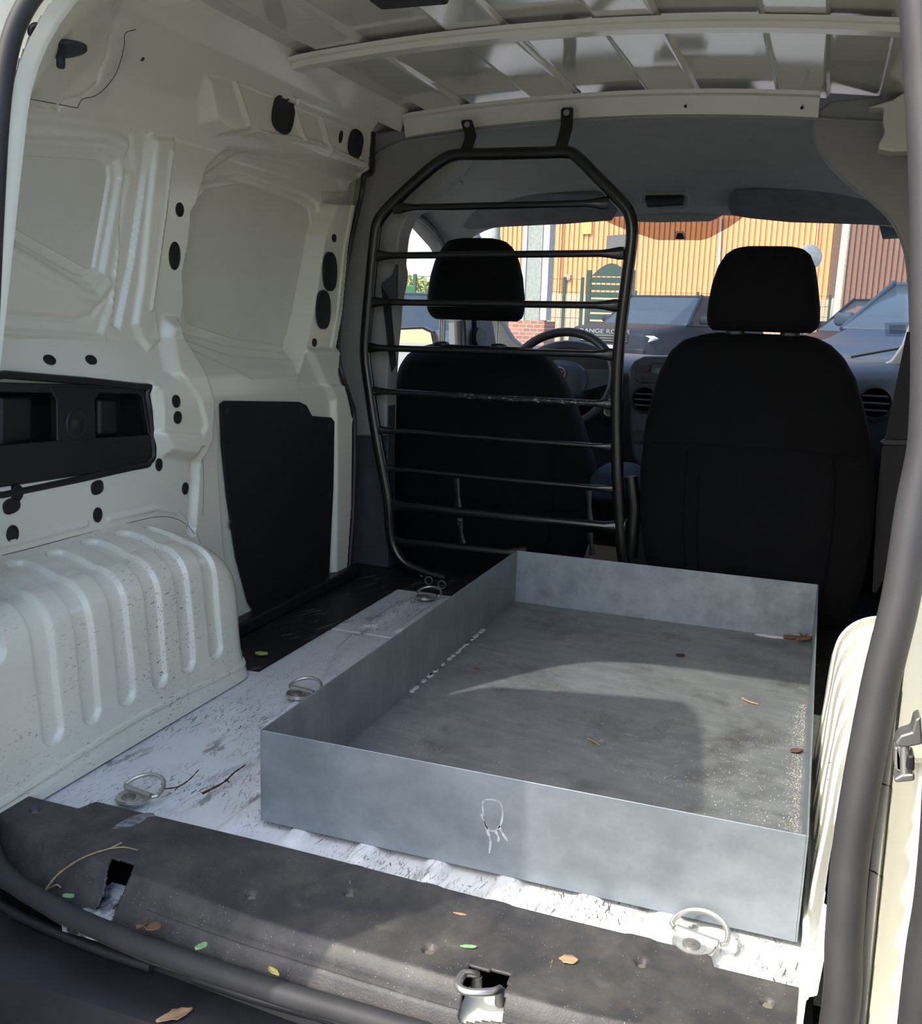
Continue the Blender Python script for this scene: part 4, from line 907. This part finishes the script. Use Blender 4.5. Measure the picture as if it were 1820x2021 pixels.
# centre stack
stp = [(1240, 750), (1240, 728), (1250, 712), (1270, 703), (1330, 703), (1420, 703), (1430, 720), (1430, 900), (1400, 930), (1262, 925), (1248, 900), (1240, 830)]
cs = obj('centre_stack', MB().prism(P(stp, 1, 2.14), (0, .15, 0)), M['dash'], ds, bevel=.012)
rf = [(1252, 722), (1260, 716), (1330, 714), (1330, 757), (1262, 757), (1250, 745)]
obj('radio_face', MB().prism(P(rf, 1, 2.136), (0, .01, 0)), M['dash'], cs, bevel=.003)
obj('radio_knob', MB().disc(tuple(at(1276, 726, 1, 2.134)), (0, -1, 0), .013, .014, 20), M['dashdark'], cs)
obj('display', MB().prism(P([(1287, 726), (1312, 727), (1308, 738), (1287, 737)], 1, 2.134), (0, -.002, 0)), M['lcd'], cs)
obj('radio_slot', MB().prism(P([(1288, 716), (1325, 716), (1325, 719), (1288, 719)], 1, 2.134), (0, -.002, 0)), M['hole'], cs)
for k in range(2):
    for q in range(2):
        a = [(1266+19*q, 742+7*k), (1283+19*q, 743+7*k), (1282+19*q, 748+7*k), (1266+19*q, 747+7*k)]; obj('radio_button', MB().prism(P(a, 1, 2.133), (0, -.003, 0)), M['dashdark'], cs, bevel=.001)
def vent(c, y, r, par):
    p = Vector(at(c[0], c[1], 1, y)); rg = [[tuple(p+Vector((rr*math.cos(a), dy, rr*math.sin(a)))) for a in [2*PI*i/32 for i in range(32)]] for rr, dy in ((r, 0), (r, -.012), (r*.86, -.014), (r*.82, -.004), (r*.8, .0))]
    v = obj('air_vent', MB().loft(rg), M['dashdark'], par)
    for k in (-.4, 0, .4): hw = r*.75*math.sqrt(1-k*k); obj('vent_slat', MB().box((p.x-hw, p.y-.008, p.z+k*r-.003), (p.x+hw, p.y+.002, p.z+k*r+.002)), M['dash'], v)
    return v
vent((1273, 788), 2.136, .045, cs)
obj('heater_knob', MB().disc(tuple(at(1262, 862, 1, 2.136)), (0, -1, 0), .022, .016, 24).disc(tuple(at(1262, 862, 1, 2.122)), (0, -1, 0), .014, .01, 20), M['dashdark'], cs)
vent((1727, 795), 2.25, .055, ds)
# steering column, wheel
sw = thing('steering_wheel', tuple(at(1105, 748, 1, 2.05)), 'dark grey steering wheel with round badge behind the cage', 'steering wheel')
c0 = Vector(sw.location); til = Matrix.Rotation(math.radians(-30), 3, 'X'); Rw = .172
W_ = lambda x, y, z: tuple(c0+til @ Vector((x, y, z)))
obj('rim', MB().tube([W_(Rw*math.cos(a), 0, Rw*math.sin(a)) for a in [2*PI*i/64 for i in range(64)]], .0145, 14, True), M['dashdark'], sw, smooth=80)
obj('hub', MB().loft([[W_(r*1.15*math.cos(a), y_, r*.95*math.sin(a)-.012) for a in [2*PI*i/36 for i in range(36)]] for r, y_ in ((.085, .03), (.085, 0), (.075, -.02), (.045, -.030))]), M['dash'], sw, smooth=60)
for a, b in (((.075, .0), (.165, .012)), ((-.075, .0), (-.165, .012))):
    obj('spoke', MB().loft([[W_(a[0], -.012, a[1]+.035), W_(a[0], -.012, a[1]-.05), W_(a[0], .01, a[1]-.05), W_(a[0], .01, a[1]+.035)], [W_(b[0], -.004, b[1]+.028), W_(b[0], -.004, b[1]-.022), W_(b[0], .008, b[1]-.022), W_(b[0], .008, b[1]+.028)]]), M['dash'], sw, bevel=.006)
for s_ in (-1, 1): obj('spoke', MB().tube([W_(s_*.045, .0, -.06), W_(s_*.075, .0, -.152)], .012, 10), M['dashdark'], sw)
bd = obj('badge', MB().loft([[W_(r*math.cos(a), y_, r*math.sin(a)) for a in [2*PI*i/32 for i in range(32)]] for r, y_ in ((.026, -.028), (.026, -.034), (.023, -.036))]), M['chrome'], sw)
obj('badge_field', MB().loft([[W_(r*math.cos(a), y_, r*math.sin(a)) for a in [2*PI*i/32 for i in range(32)]] for r, y_ in ((.0215, -.035), (.0215, -.0372))]), plain('dark red enamel', (.06, .012, .015), .3), bd)
def text(s, size, loc, rot, mat, parent, name='lettering', ext=.0006, scale=(1, 1, 1)):
    cu = bpy.data.curves.new(name, 'FONT'); cu.body = s; cu.size = size; cu.extrude = ext; cu.align_x = 'CENTER'; cu.align_y = 'CENTER'
    tmp = bpy.data.objects.new(name, cu); C.objects.link(tmp); bpy.context.view_layer.update()
    me = bpy.data.meshes.new_from_object(tmp.evaluated_get(bpy.context.evaluated_depsgraph_get())); bpy.data.objects.remove(tmp)
    mt = (rot if isinstance(rot, Matrix) else Matrix(rot)).to_4x4(); me.transform(Matrix.Translation(Vector(loc)-wloc(parent)) @ mt @ Matrix.Diagonal((*scale, 1)))
    me.materials.clear(); me.materials.append(mat); o = bpy.data.objects.new(name, me); C.objects.link(o); o.parent = parent; return o
text('FIAT', .017, W_(0, -.0380, 0), til @ Matrix.Rotation(PI/2, 3, 'X'), M['chrome'], bd, scale=(.95, 1.3, 1))
obj('column_shroud', MB().tube([W_(0, .03, -.02), W_(0, .2, -.02)], [(.06, .05), (.08, .06)], 16), M['dashdark'], sw)
ig = thing('ignition_lock', tuple(at(1202, 811, 1, 2.12)), 'round ignition lock with key slot right of the steering column', 'ignition lock')
p = Vector(ig.location); obj('ring', MB().tube([tuple(p+Vector((.016*math.cos(a), 0, .016*math.sin(a)))) for a in [2*PI*i/24 for i in range(24)]], .003, 8, True), M['chrome'], ig); obj('lock_body', MB().disc(tuple(p+Vector((0, .01, 0))), (0, -1, 0), .015, .008, 20), M['bolt'], ig)
obj('column_stub', MB().box((p.x-.03, p.y+.012, p.z-.03), (p.x+.02, p.y+.16, p.z+.03)), M['dashdark'], ig, bevel=.01)
# seat belts
bt = thing('seat_belt', tuple(at(1770, 880, 1, 1.42)), 'black seat belt hanging beside the right front seat', 'seat belt', 'seat belts')
obj('webbing', MB().prism(P([(1796, 655), (1790, 655), (1746, 870), (1790, 872), (1797, 760)], 1, 1.375), (0, .003, 0)), M['belt'], bt)
obj('webbing', MB().prism(P([(1742, 880), (1792, 880), (1765, 1100), (1730, 1170), (1722, 1168), (1730, 1000)], 1, 1.372), (0, .003, 0)), M['belt'], bt)
obj('tongue', MB().prism(P([(1736, 872), (1746, 867), (1797, 868), (1797, 880), (1744, 880)], 1, 1.368), (0, .01, 0)), M['black'], bt, bevel=.003)
bt = thing('seat_belt', tuple(at(775, 700, 1, 1.45)), 'black seat belt on the left pillar behind the cage', 'seat belt', 'seat belts')
obj('webbing', MB().prism(P([(752, 563), (768, 563), (782, 720), (772, 735), (766, 690)], 1, 1.372), (0, .003, 0)), M['belt'], bt)
obj('guide', MB().prism(P([(752, 565), (753, 558), (772, 545), (781, 520), (780, 600), (772, 598)], 1, 1.36), (0, .02, 0)), M['trimdark'], bt, bevel=.003)
# floor hardware glimpsed behind the cage
for k, (u, v) in enumerate(((846, 1152), (872, 1160))):
    p = at(u, v, 2, -.0); top('cable_clip', MB().tube([tuple(Vector((p[0]+.010*math.cos(a), p[1], .008+.010*math.sin(a)))) for a in [2*PI*i/16 for i in range(16)]], .002, 6, True), M['bolt'], ['small metal loop on the dark floor behind the far lashing ring', 'small metal loop touching the cage foot beside the tray'][k], 'loop')
# ================================================================== REAR DOORS (open)
# left door: swung out to the side; unseen, it shades the load space and its raised top shapes the tray shadow
def mkdoor(name, outline, off, label, mat):
    t = thing(name, outline[0], label, 'van door', 'rear doors'); mb = MB().prism(outline, off); obj('door_panel', mb, mat, t, bevel=.012); return t
Hn = Vector((-.585, -.21, 0)); dr_ = Vector((.572, -.820, 0))
od = [(-.06, -.10), (-.05, 1.02), (.03, 1.15), (.12, 1.29), (.19, 1.385), (.26, 1.38), (.324, 1.325), (.42, 1.255), (.49, 1.20), (.50, .9), (.50, -.35), (-.06, -.35)]
t = mkdoor('rear_door', [tuple(Hn+dr_*s+Vector((0, 0, z))) for s, z in [(a+.025 if a > .3 else a, b) for a, b in od]], Vector((-.82, -.572, 0))*.04, 'white left rear door standing open beside the opening, outside the view, its top edge shaped to cast the tray shadow', M['white'])
t2 = thing('rear_door', tuple(at(1800, 1600, 1, -.35)), 'right rear door standing open, its dark rubber edge along the right margin', 'van door', 'rear doors')
eg = [at(u, v, 1, -.36) for u, v in ((1845, 1150), (1832, 1350), (1822, 1500), (1815, 1640), (1803, 1770), (1790, 1850), (1780, 1930), (1767, 2060), (1760, 2200))]
R_ = []
for p in smoothline(eg, 5):
    ring = []
    for k in range(12):
        a = 2*PI*k/12; ring.append((p.x+.014+.014*math.cos(a), p.y+.02*math.sin(a), p.z))
    R_.append(ring)
obj('edge_seal', MB().loft(R_), M['greyrubber'], t2, smooth=60)
R_ = []
for p in smoothline(eg, 5): R_.append([(p.x+.016, p.y+.02, p.z), (p.x+.075, p.y+.16, p.z), (p.x+.10, p.y+.16, p.z), (p.x+.06, p.y-.62, p.z), (p.x+.025, p.y-.62, p.z), (p.x+.016, p.y-.02, p.z)])
obj('door_panel', MB().loft(R_), M['greyrubber'], t2, smooth=30)
hg = bpy.data.objects.new('hinge', None); C.objects.link(hg); hg.parent = t2; hg.location = Vector(at(1790, 1500, 1, -.24))-t2.location; hg['label'] = 'two leaf steel hinge'
def hb_(nm, pts, y, d, mat, bev=.002): return obj(nm, MB().prism(P(pts, 1, y), (0, d, 0)), mat, hg, bevel=bev)
hb_('upper_leaf', [(1768, 1465), (1777, 1452), (1800, 1445), (1806, 1420), (1818, 1415), (1822, 1470), (1790, 1476), (1768, 1474)], -.25, .02, M['bolt'])
hb_('knuckle', [(1766, 1474), (1775, 1476), (1776, 1515), (1790, 1522), (1790, 1530), (1770, 1522), (1765, 1510)], -.245, .014, M['chrome'])
hb_('lower_leaf', [(1764, 1538), (1780, 1530), (1806, 1527), (1806, 1542), (1768, 1546)], -.25, .02, M['bolt'])
hb_('stop_block', [(1792, 1492), (1806, 1492), (1806, 1524), (1788, 1518)], -.255, .02, M['black'])
obj('hinge_pin', MB().tube([at(1786, 1470, 1, -.245), at(1787, 1530, 1, -.245)], .004, 10), M['chrome'], hg)

# ================================================================== OUTSIDE
M['asphalt'] = plain('asphalt', (.17, .165, .16), .9, bump=(30, .3, .01))
gmb = MB().add([(-80, -40, -.53), (80, -40, -.53), (80, 80, -.53), (-80, 80, -.53)], [(0, 1, 2, 3)]); struct('ground', gmb, M['asphalt'], smooth=0)
def corr(name, x0, x1, z0, z1, y, per, mat, label, cat='building', depth=.04):
    mb = MB(); n = int((x1-x0)/per); ring = []; x = x0
    prof = [(0, 0), (.62, 0), (.72, 1), (.90, 1), (1, 0)]
    t = thing(name, ((x0+x1)/2, y, z0), label, cat); vs_ = []
    for i in range(n):
        for a, d in prof[:-1]: vs_.append((x0+(i+a)*per, y+d*depth))
    vs_.append((x1, y)); m = len(vs_); mb.add([(a, b, z0) for a, b in vs_]+[(a, b, z1) for a, b in vs_], [(i, i+1, m+i+1, m+i) for i in range(m-1)])
    obj('cladding', mb, mat, t, smooth=0, fix=False)
    obj('wall_block', MB().box((x0, y+depth+.02, -.53), (x1, y+9, z1)), mat, t, smooth=0)
    return t
YB = 26
orange = plain('orange steel cladding', (.64, .31, .14), .5, vary=.04); brownm = plain('brown steel cladding', (.17, .095, .070), .6, vary=.05)
xl = at(985, 500, 1, YB)[0]; xm_ = at(1652, 500, 1, YB)[0]; zb_ = at(1300, 584, 1, YB)[2]
bo = corr('warehouse', xl, xm_, zb_, 9, YB, .135, orange, 'orange corrugated steel warehouse seen through the windscreen')
def onb(nm, pts, mat, par, y=YB, d=.05): return obj(nm, MB().prism(P(pts, 1, y-.06), (0, d, 0)), mat, par, smooth=0)
darkpane = plain('dark vent panel', (.10, .10, .10), .5); palet = plain('pale translucent strip', (.75, .52, .12), .5); pipe = plain('pale downpipe', (.55, .57, .56), .5)
onb('louvre', [(1198, 465), (1237, 462), (1237, 493), (1196, 492)], darkpane, bo); onb('skylight_strip', [(1150, 425), (1168, 424), (1167, 462), (1149, 462)], palet, bo)
onb('small_vent', [(1114, 542), (1126, 542), (1125, 553), (1114, 553)], plain('grey vent', (.32, .28, .22), .6), bo)
onb('downpipe', [(1421, 430), (1425, 430), (1418, 590), (1413, 590)], pipe, bo, d=.04); onb('downpipe', [(1108, 435), (1110, 435), (1102, 583), (1100, 583)], plain('thin orange flashing', (.8, .45, .22), .5), bo)
onb('downpipe', [(1615, 430), (1617, 430), (1611, 500), (1609, 500)], plain('thin pink flashing', (.8, .45, .3), .5), bo)
brick = bpy.data.materials.new('brick'); brick.use_nodes = True; t_ = brick.node_tree; br_ = t_.nodes.new('ShaderNodeTexBrick'); tc = t_.nodes.new('ShaderNodeTexCoord'); mp_ = t_.nodes.new('ShaderNodeMapping'); mp_.inputs['Rotation'].default_value = (PI/2, 0, 0)
t_.links.new(tc.outputs['Object'], mp_.inputs[0]); t_.links.new(mp_.outputs[0], br_.inputs['Vector']); t_.links.new(br_.outputs['Color'], t_.nodes['Principled BSDF'].inputs['Base Color'])
br_.inputs['Scale'].default_value = 4; br_.inputs['Color1'].default_value = (.30, .13, .09, 1); br_.inputs['Color2'].default_value = (.38, .20, .14, 1); br_.inputs['Mortar'].default_value = (.45, .38, .32, 1); t_.nodes['Principled BSDF'].inputs['Roughness'].default_value = .9
obj('brick_plinth', MB().box((xl, YB-.1, -.53), (xm_, YB+.01, zb_)), plain('sandy plinth', (.45, .34, .24), .9), bo, smooth=0)
onb('corner_flashing', [(1650, 425), (1672, 425), (1650, 588), (1634, 588)], plain('brown corner flashing', (.12, .08, .06), .6), bo, d=.08)
bb = corr('warehouse', xm_+.05, xm_+16, -.53, 9, YB-.6, .125, brownm, 'brown corrugated steel building at the right of the windscreen')
p0 = at(1674, 425, 1, 22); p1 = at(1655, 588, 1, 22); kk = (p1[2]+.53)/(p0[2]-p1[2])
d_ = Vector(p1)-Vector(p0); top('utility_pole', MB().tube([tuple(Vector(p0)-d_*1.2), tuple(Vector(p1)+d_*kk)], .085, 12), plain('cream concrete pole', (.58, .50, .36), .9), 'slightly leaning cream concrete pole in front of the brown building', 'pole')
for nm, pts in (('road_mirror', 0),):
    t = thing('traffic_mirror', tuple(at(1597, 508, 1, 18)), 'round traffic mirror showing just beside the right head restraint', 'mirror'); p = Vector(t.location)
    obj('mirror_disc', MB().disc(tuple(p), (0, -1, 0), .22, .03, 28), plain('grey mirror face', (.13, .15, .17), .35), t); obj('mast', MB().tube([tuple(p+Vector((0, .04, -.1))), (p.x, p.y+.04, -.53)], .03, 8), M['trimdark'], t)
# concrete portal pillar with brick base
YP = 15
con = plain('grey green rendered pillar', (.26, .28, .26), .8); pale = plain('pale pillar edge', (.42, .42, .41), .8)
t = thing('gate_pillar', tuple(at(1050, 640, 1, YP)), 'tall grey pillar with pale edges on a brick base, left of the warehouse', 'pillar')
def seg_(nm, a, b, v0, v1, mat, y0, y1):
    A = at(a, v1, 1, YP); B = at(b, v1, 1, YP); z1_ = at(a, v0, 1, YP)[2] if v0 else 6; z0_ = A[2]; obj(nm, MB().box((A[0], YP+y0, z0_), (B[0], YP+y1, z1_)), mat, t, smooth=0)
seg_('shaft', 1034, 1064, None, 632, con, 0, .4); seg_('left_edge', 1026, 1034, None, 632, pale, -.02, .3); seg_('right_edge', 1066, 1078, None, 632, pale, -.02, .3)
A = at(1008, 632, 1, YP); B = at(1078, 634, 1, YP); obj('brick_base', MB().box((A[0], YP-.1, -.53), (B[0], YP+.6, A[2])), brick, t, smooth=0)
t = thing('office_building', tuple(at(985, 470, 1, 20)), 'pale blue grey building with column beyond the left head restraint', 'building')
A = at(930, 600, 1, 34); B = at(1000, 440, 1, 34); obj('facade', MB().box((A[0]-.1, 34, -.53), (B[0], 34.5, 11)), plain('pale blue grey wall', (.52, .58, .62), .8), t, smooth=0)
A = at(976, 470, 1, 20); obj('column', MB().tube([(A[0], 20, -.53), (A[0], 20, 2.0), (A[0], 20, 2.3), (A[0], 20, 2.5), (A[0], 20, 8)], [.10, .10, .16, .12, .14], 14), con, t)
# green gate
YG = 21; gg = plain('dark green steel', (.018, .05, .042), .5)
t = thing('steel_gate', tuple(at(1195, 640, 1, YG)), 'dark green slatted gate with arched top before the orange warehouse', 'gate')
zz = lambda u, v: at(u, v, 1, YG)
x0, x1 = zz(1166, 600)[0], zz(1240, 600)[0]
for k in range(9):
    v0 = 545+k*14.5; a = zz(1166, v0+2)[2]; b = zz(1166, v0+13)[2]; obj('slat', MB().box((x0, YG, b), (x1, YG+.03, a)), gg, t, smooth=0)
ztop = zz(1166, 543)[2]; arc = [(x0+(x1-x0)*k/16, YG, ztop+.26*math.sin(PI*k/16)) for k in range(17)]
obj('arched_head', MB().prism([(x0, YG, ztop-.02)]+arc+[(x1, YG, ztop-.02)], (0, .03, 0)), gg, t, smooth=0)
for u in (1160, 1245): X = zz(u, 600)[0]; obj('post', MB().box((X-.05, YG-.03, -.53), (X+.05, YG+.07, zz(u, 533)[2])), gg, t, smooth=0)
# mesh fence: posts and wires
def fence(name, ua, ub, y, vtop, npost, label, posts=None):
    A = at(ua, vtop, 1, y); B = at(ub, vtop, 1, y); t = thing(name, ((A[0]+B[0])/2, y, -.53), label, 'fence', 'wire mesh fences')
    for k in range(npost):
        x = A[0]+(B[0]-A[0])*k/(npost-1); obj('post', MB().box((x-.03, y-.02, -.53), (x+.03, y+.03, A[2]+.06)), gg, t, smooth=0)
    mb = MB(); n = int((B[0]-A[0])/.10)
    for k in range(n+1): x = A[0]+(B[0]-A[0])*k/n; mb.box((x-.004, y, -.5), (x+.004, y+.008, A[2]))
    h = A[2]+.53
    for k in range(9): z = -.48+h*k/8-.03; mb.box((A[0], y-.004, z-.005), (B[0], y+.004, z+.005))
    obj('wire_mesh', mb, gg, t, smooth=0); return t
fence('wire_fence', 1080, 1150, 19, 552, 3, 'green wire mesh fence between the brick pillar and the gate')
fence('wire_fence', 1255, 1640, 25, 578, 4, 'green wire mesh fence top showing above the parked cars')
fence('wire_fence', 700, 860, 17, 545, 5, 'green wire mesh fence seen through the left cab window')
# grass verge, hedge
def tuft(name, x0, x1, y0, y1, z0, h, n, mat, label, cat, seed=1, w_=.03):
    r = random.Random(seed); mb = MB()
    for i in range(n):
        x = r.uniform(x0, x1); y = r.uniform(y0, y1); hh = h*r.uniform(.4, 1); a = r.uniform(0, 2*PI); dx = w_*math.cos(a); dy = w_*math.sin(a); tx = r.uniform(-.3, .3)*hh; ty = r.uniform(-.3, .3)*hh
        mb.add([(x-dx, y-dy, z0), (x+dx, y+dy, z0), (x+dx*.6+tx*.5, y+dy*.6+ty*.5, z0+hh*.6), (x+tx, y+ty, z0+hh)], [(0, 1, 2), (0, 2, 3)])
    o = top(name, mb, mat, label, cat, smooth=0); o['kind'] = 'stuff'; return o
grass = plain('sunny grass', (.30, .36, .10), .9, vary=.4)
A = at(1060, 620, 1, 20); B = at(1165, 620, 1, 20); tuft('grass_verge', A[0]-.2, B[0]+.3, 19.2, 20.8, -.53, .75, 5000, grass, 'sunny green grass growing behind the wire mesh fence', 'grass')
def foliage(name, c, rad, n, mat, label, seed=2, leafs=.10):
    r = random.Random(seed); mb = MB()
    for i in range(n):
        v = Vector((r.gauss(0, 1), r.gauss(0, 1), r.gauss(0, 1))).normalized()*r.uniform(.6, 1.05); p = Vector(c)+Vector((v.x*rad[0], v.y*rad[1], v.z*rad[2])); a = Vector((r.gauss(0, 1), r.gauss(0, 1), r.gauss(0, 1))).normalized()*leafs; b = a.orthogonal().normalized()*leafs*.5
        mb.add([p-a, p+b, p+a, p-b], [(0, 1, 2, 3)])
    t = thing(name, (c[0], c[1], -.53), label, 'bush', 'bushes beyond the fence'); o = obj('foliage', mb, mat, t, smooth=0, fix=False); obj('stem', MB().tube([(c[0], c[1], -.53), (c[0], c[1], c[2])], .08, 8), M['trimdark'], t); return t
lf = plain('hedge leaves', (.16, .22, .07), .8, vary=.5); lf2 = plain('pale hedge leaves', (.30, .34, .12), .8, vary=.4)  # every second bush gets the paler, yellower leaf colour
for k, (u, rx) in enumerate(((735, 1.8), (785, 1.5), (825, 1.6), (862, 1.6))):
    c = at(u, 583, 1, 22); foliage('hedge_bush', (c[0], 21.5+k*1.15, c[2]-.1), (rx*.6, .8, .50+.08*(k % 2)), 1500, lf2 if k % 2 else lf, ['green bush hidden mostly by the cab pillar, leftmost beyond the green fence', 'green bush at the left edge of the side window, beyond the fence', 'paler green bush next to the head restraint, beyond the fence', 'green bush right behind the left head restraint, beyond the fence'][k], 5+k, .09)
top('green_bin', MB().box((at(778, 600, 1, 16)[0], 16, -.53), tuple(Vector(at(798, 562, 1, 16))+Vector((0, .5, 0)))), plain('bright green plastic', (.12, .55, .18), .5), 'bright green bin by the fence, seen low in the left side window', 'bin', bevel=.02)

# ---- cars
carpaint = {}
def cpaint(n, c): return plain(n, c, .5, 0, coat=.0, vary=.03, spec=.15)
chrome = M['chrome']; lampm = plain('headlamp glass', (.75, .78, .8), .1, .2, spec=.8); tyre = plain('tyre', (.015, .015, .015), .8)
def car(name, label, loc, yaw, L, Wd, H, hood, belt, paintm, wsb, wst, letters=None, plate=True):
    "nose at +x; local frame then turned by yaw. wsb, wst: windscreen base and top, distance from the nose"
    t = thing(name, (0, 0, 0), label, 'car', 'parked cars'); hw = Wd/2
    def ring(x, w_, zb_, zt_, r=.12, tz=None):
        o = []; n = 7
        for sy, sz in ((1, -1), (1, 1), (-1, 1), (-1, -1)):
            for k in range(n):
                a = {(1, -1): -PI/2, (1, 1): 0, (-1, 1): PI/2, (-1, -1): PI}[(sy, sz)]+PI/2*k/(n-1)
                rr = min(r, (zt_-zb_)/2.2); ww = w_*(1-.05*(1 if sz > 0 else 0)); o.append((x, sy*(ww-rr)+rr*math.cos(a), (zb_+rr if sz < 0 else zt_-rr)+rr*math.sin(a)))
        return o
    g = .22; S = [(0, .80, .30, hood-.16), (-.06, .88, .24, hood-.10), (-.25, .95, .20, hood-.045), (-.6, 1, g, hood-.01), (-wsb*.7, 1, g, hood+.02), (-wsb, 1, g, belt), (-wsb-1, 1, g, belt), (-L+.9, 1, g, belt), (-L+.3, .98, g, belt-.02), (-L+.05, .92, .28, belt-.1), (-L, .85, .35, belt-.2)]
    obj('body', MB().loft([ring(x, hw*k, a, b) for x, k, a, b in S]), paintm, t, smooth=50)
    G = [(-wsb+.02, .90, belt-.02, belt+.0), (-wst, .78, belt-.02, H-.02), (-wst-1.0, .80, belt-.02, H), (-L+.9, .80, belt-.02, H-.03), (-L+.25, .84, belt-.02, belt+.02)]
    rg = []
    for x, k, a, b in G: rg.append([(x, hw*.92, a), (x, hw*k if b > belt+.1 else hw*.92, b), (x, -(hw*k if b > belt+.1 else hw*.92), b), (x, -hw*.92, a)])
    gl = obj('glasshouse', MB().loft(rg), M['carglass'], t, bevel=.03)
    obj('roof', MB().loft([[(x, hw*k+.01, z-.03), (x, hw*k-.03, z+.02), (x, -hw*k+.03, z+.02), (x, -hw*k-.01, z-.03)] for x, k, z in ((-wst+.03, .78, H-.02), (-wst-1.0, .80, H), (-L+.88, .80, H-.03))]), paintm, t, bevel=.02)
    for s in (1, -1):
        obj('pillar', MB().tube([(-wsb, s*hw*.93, belt-.02), (-wst, s*hw*.785, H-.01)], .035, 8), paintm, t)
        obj('pillar', MB().tube([(-wst-.95, s*hw*.935, belt-.02), (-wst-.95, s*hw*.81, H-.01)], .04, 8), paintm, t)
        obj('pillar', MB().tube([(-L+.3, s*hw*.9, belt), (-L+.95, s*hw*.81, H-.03)], .06, 8), paintm, t)
        m = obj('door_mirror', MB().ball((-wsb-.35, s*(hw+.09), belt+.09), (.07, .12, .08), 14, .6), paintm, t)
        for x in (-.82, -L+.85):
            w_ = obj('wheel', MB().tube([(x, s*(hw-.24), .35), (x, s*(hw+.005), .35)], .35, 28), tyre, t); obj('rim', MB().disc((x, s*(hw+.0), .35), (0, s, 0), .24, .02, 24), M['chrome'], w_)
        hl = [(-.10, s*(hw*.93), hood-.17), (-.03, s*hw*.55, hood-.19), (-.03, s*hw*.55, hood-.30), (-.08, s*hw*.80, hood-.33), (-.22, s*hw*.965, hood-.22)]
        obj('headlamp', MB().prism([(a+.02, b, c) for a, b, c in hl], (-.12, 0, 0)), lampm, t, bevel=.01)
    gr = obj('grille', MB().box((-.05, -hw*.52, hood-.32), (.02, hw*.52, hood-.17)), M['black'], t, bevel=.015)
    for k in range(3): obj('grille_bar', MB().box((.02, -hw*.5, hood-.29+k*.045), (.03, hw*.5, hood-.28+k*.045)), chrome, gr)
    obj('bumper', MB().box((-.12, -hw*.86, .24), (.045, hw*.86, hood-.40)), paintm, t, bevel=.04); obj('air_intake', MB().box((.0, -hw*.6, .30), (.055, hw*.6, hood-.52)), M['black'], t, bevel=.01)
    if plate: obj('number_plate', MB().box((.045, -.26, hood-.47), (.058, .26, hood-.36)), plain('plate white', (.75, .75, .72), .5), t, smooth=0)
    if letters: text(letters, .105, (.00, 0, hood-.125), Matrix(((0, 0, 1), (1, 0, 0), (0, 1, 0))), chrome, t, ext=.006, scale=(1.55, 1, 1))
    t.location = loc; t.rotation_euler = (0, 0, yaw); return t
G_ = -.53
A = at(1195, 700, 1, 17.2)
car('parked_car', 'dark grey off road car facing us with chrome bonnet lettering, before the warehouse', (A[0], 17.0, G_), math.radians(-90-22), 4.8, 2.0, 1.80, 1.20, 1.24, cpaint('dark slate car paint', (.020, .027, .038)), 1.35, 2.05, 'RANGE ROVER')
A = at(1640, 640, 1, 17.8)
car('parked_car', 'black car beyond the right head restraint with pale paper in its windscreen', (A[0]-.25, 16.6, G_), math.radians(-90-38), 4.6, 1.9, 1.80, 1.14, 1.22, cpaint('blue black car paint', (.012, .015, .022)), 1.2, 1.95)
A = at(1690, 690, 1, 9.6)
car('parked_car', 'slate blue car nearest the windscreen at the right', (A[0]+.1, 9.0, G_), math.radians(-90-28), 4.5, 1.9, 1.76, 1.13, 1.25, cpaint('slate blue car paint', (.028, .042, .065)), 1.15, 1.95)
A = at(815, 640, 1, 13)
car('parked_car', 'grey blue car seen through the left cab window', (A[0]+1.0, 11.6, G_), math.radians(-90+35), 4.6, 1.85, 1.58, .98, 1.05, cpaint('grey blue car paint', (.06, .08, .11)), .9, 1.5)
# own door mirror
t = thing('door_mirror', tuple(at(810, 690, 0, -.93)), 'door mirror of the van outside the left cab window', 'mirror')
mp2 = [(775, 660), (785, 650), (835, 648), (852, 656), (856, 675), (856, 715), (850, 745), (775, 745)]
cen = Vector(at(815, 695, 1, 2.28))
pl = [Vector(at(u, v, 1, 2.28)) for u, v in mp2]
obj('housing', MB().loft([pl, [p+Vector((0, -.004, 0)) for p in [cen+(q-cen)*1.06 for q in pl]], [p+Vector((0, .02, 0)) for p in [cen+(q-cen)*1.08 for q in pl]], [cen+(q-cen)*.8+Vector((0, .10, 0)) for q in pl]]), M['rubber'], t, smooth=50)
mm = plain('mirror glass', (.9, .9, .9), .02, 1, vary=0); obj('mirror_glass', MB().add([cen+(q-cen)*.97+Vector((0, -.005, 0)) for q in pl], [tuple(range(len(pl)))]), mm, t, smooth=0)
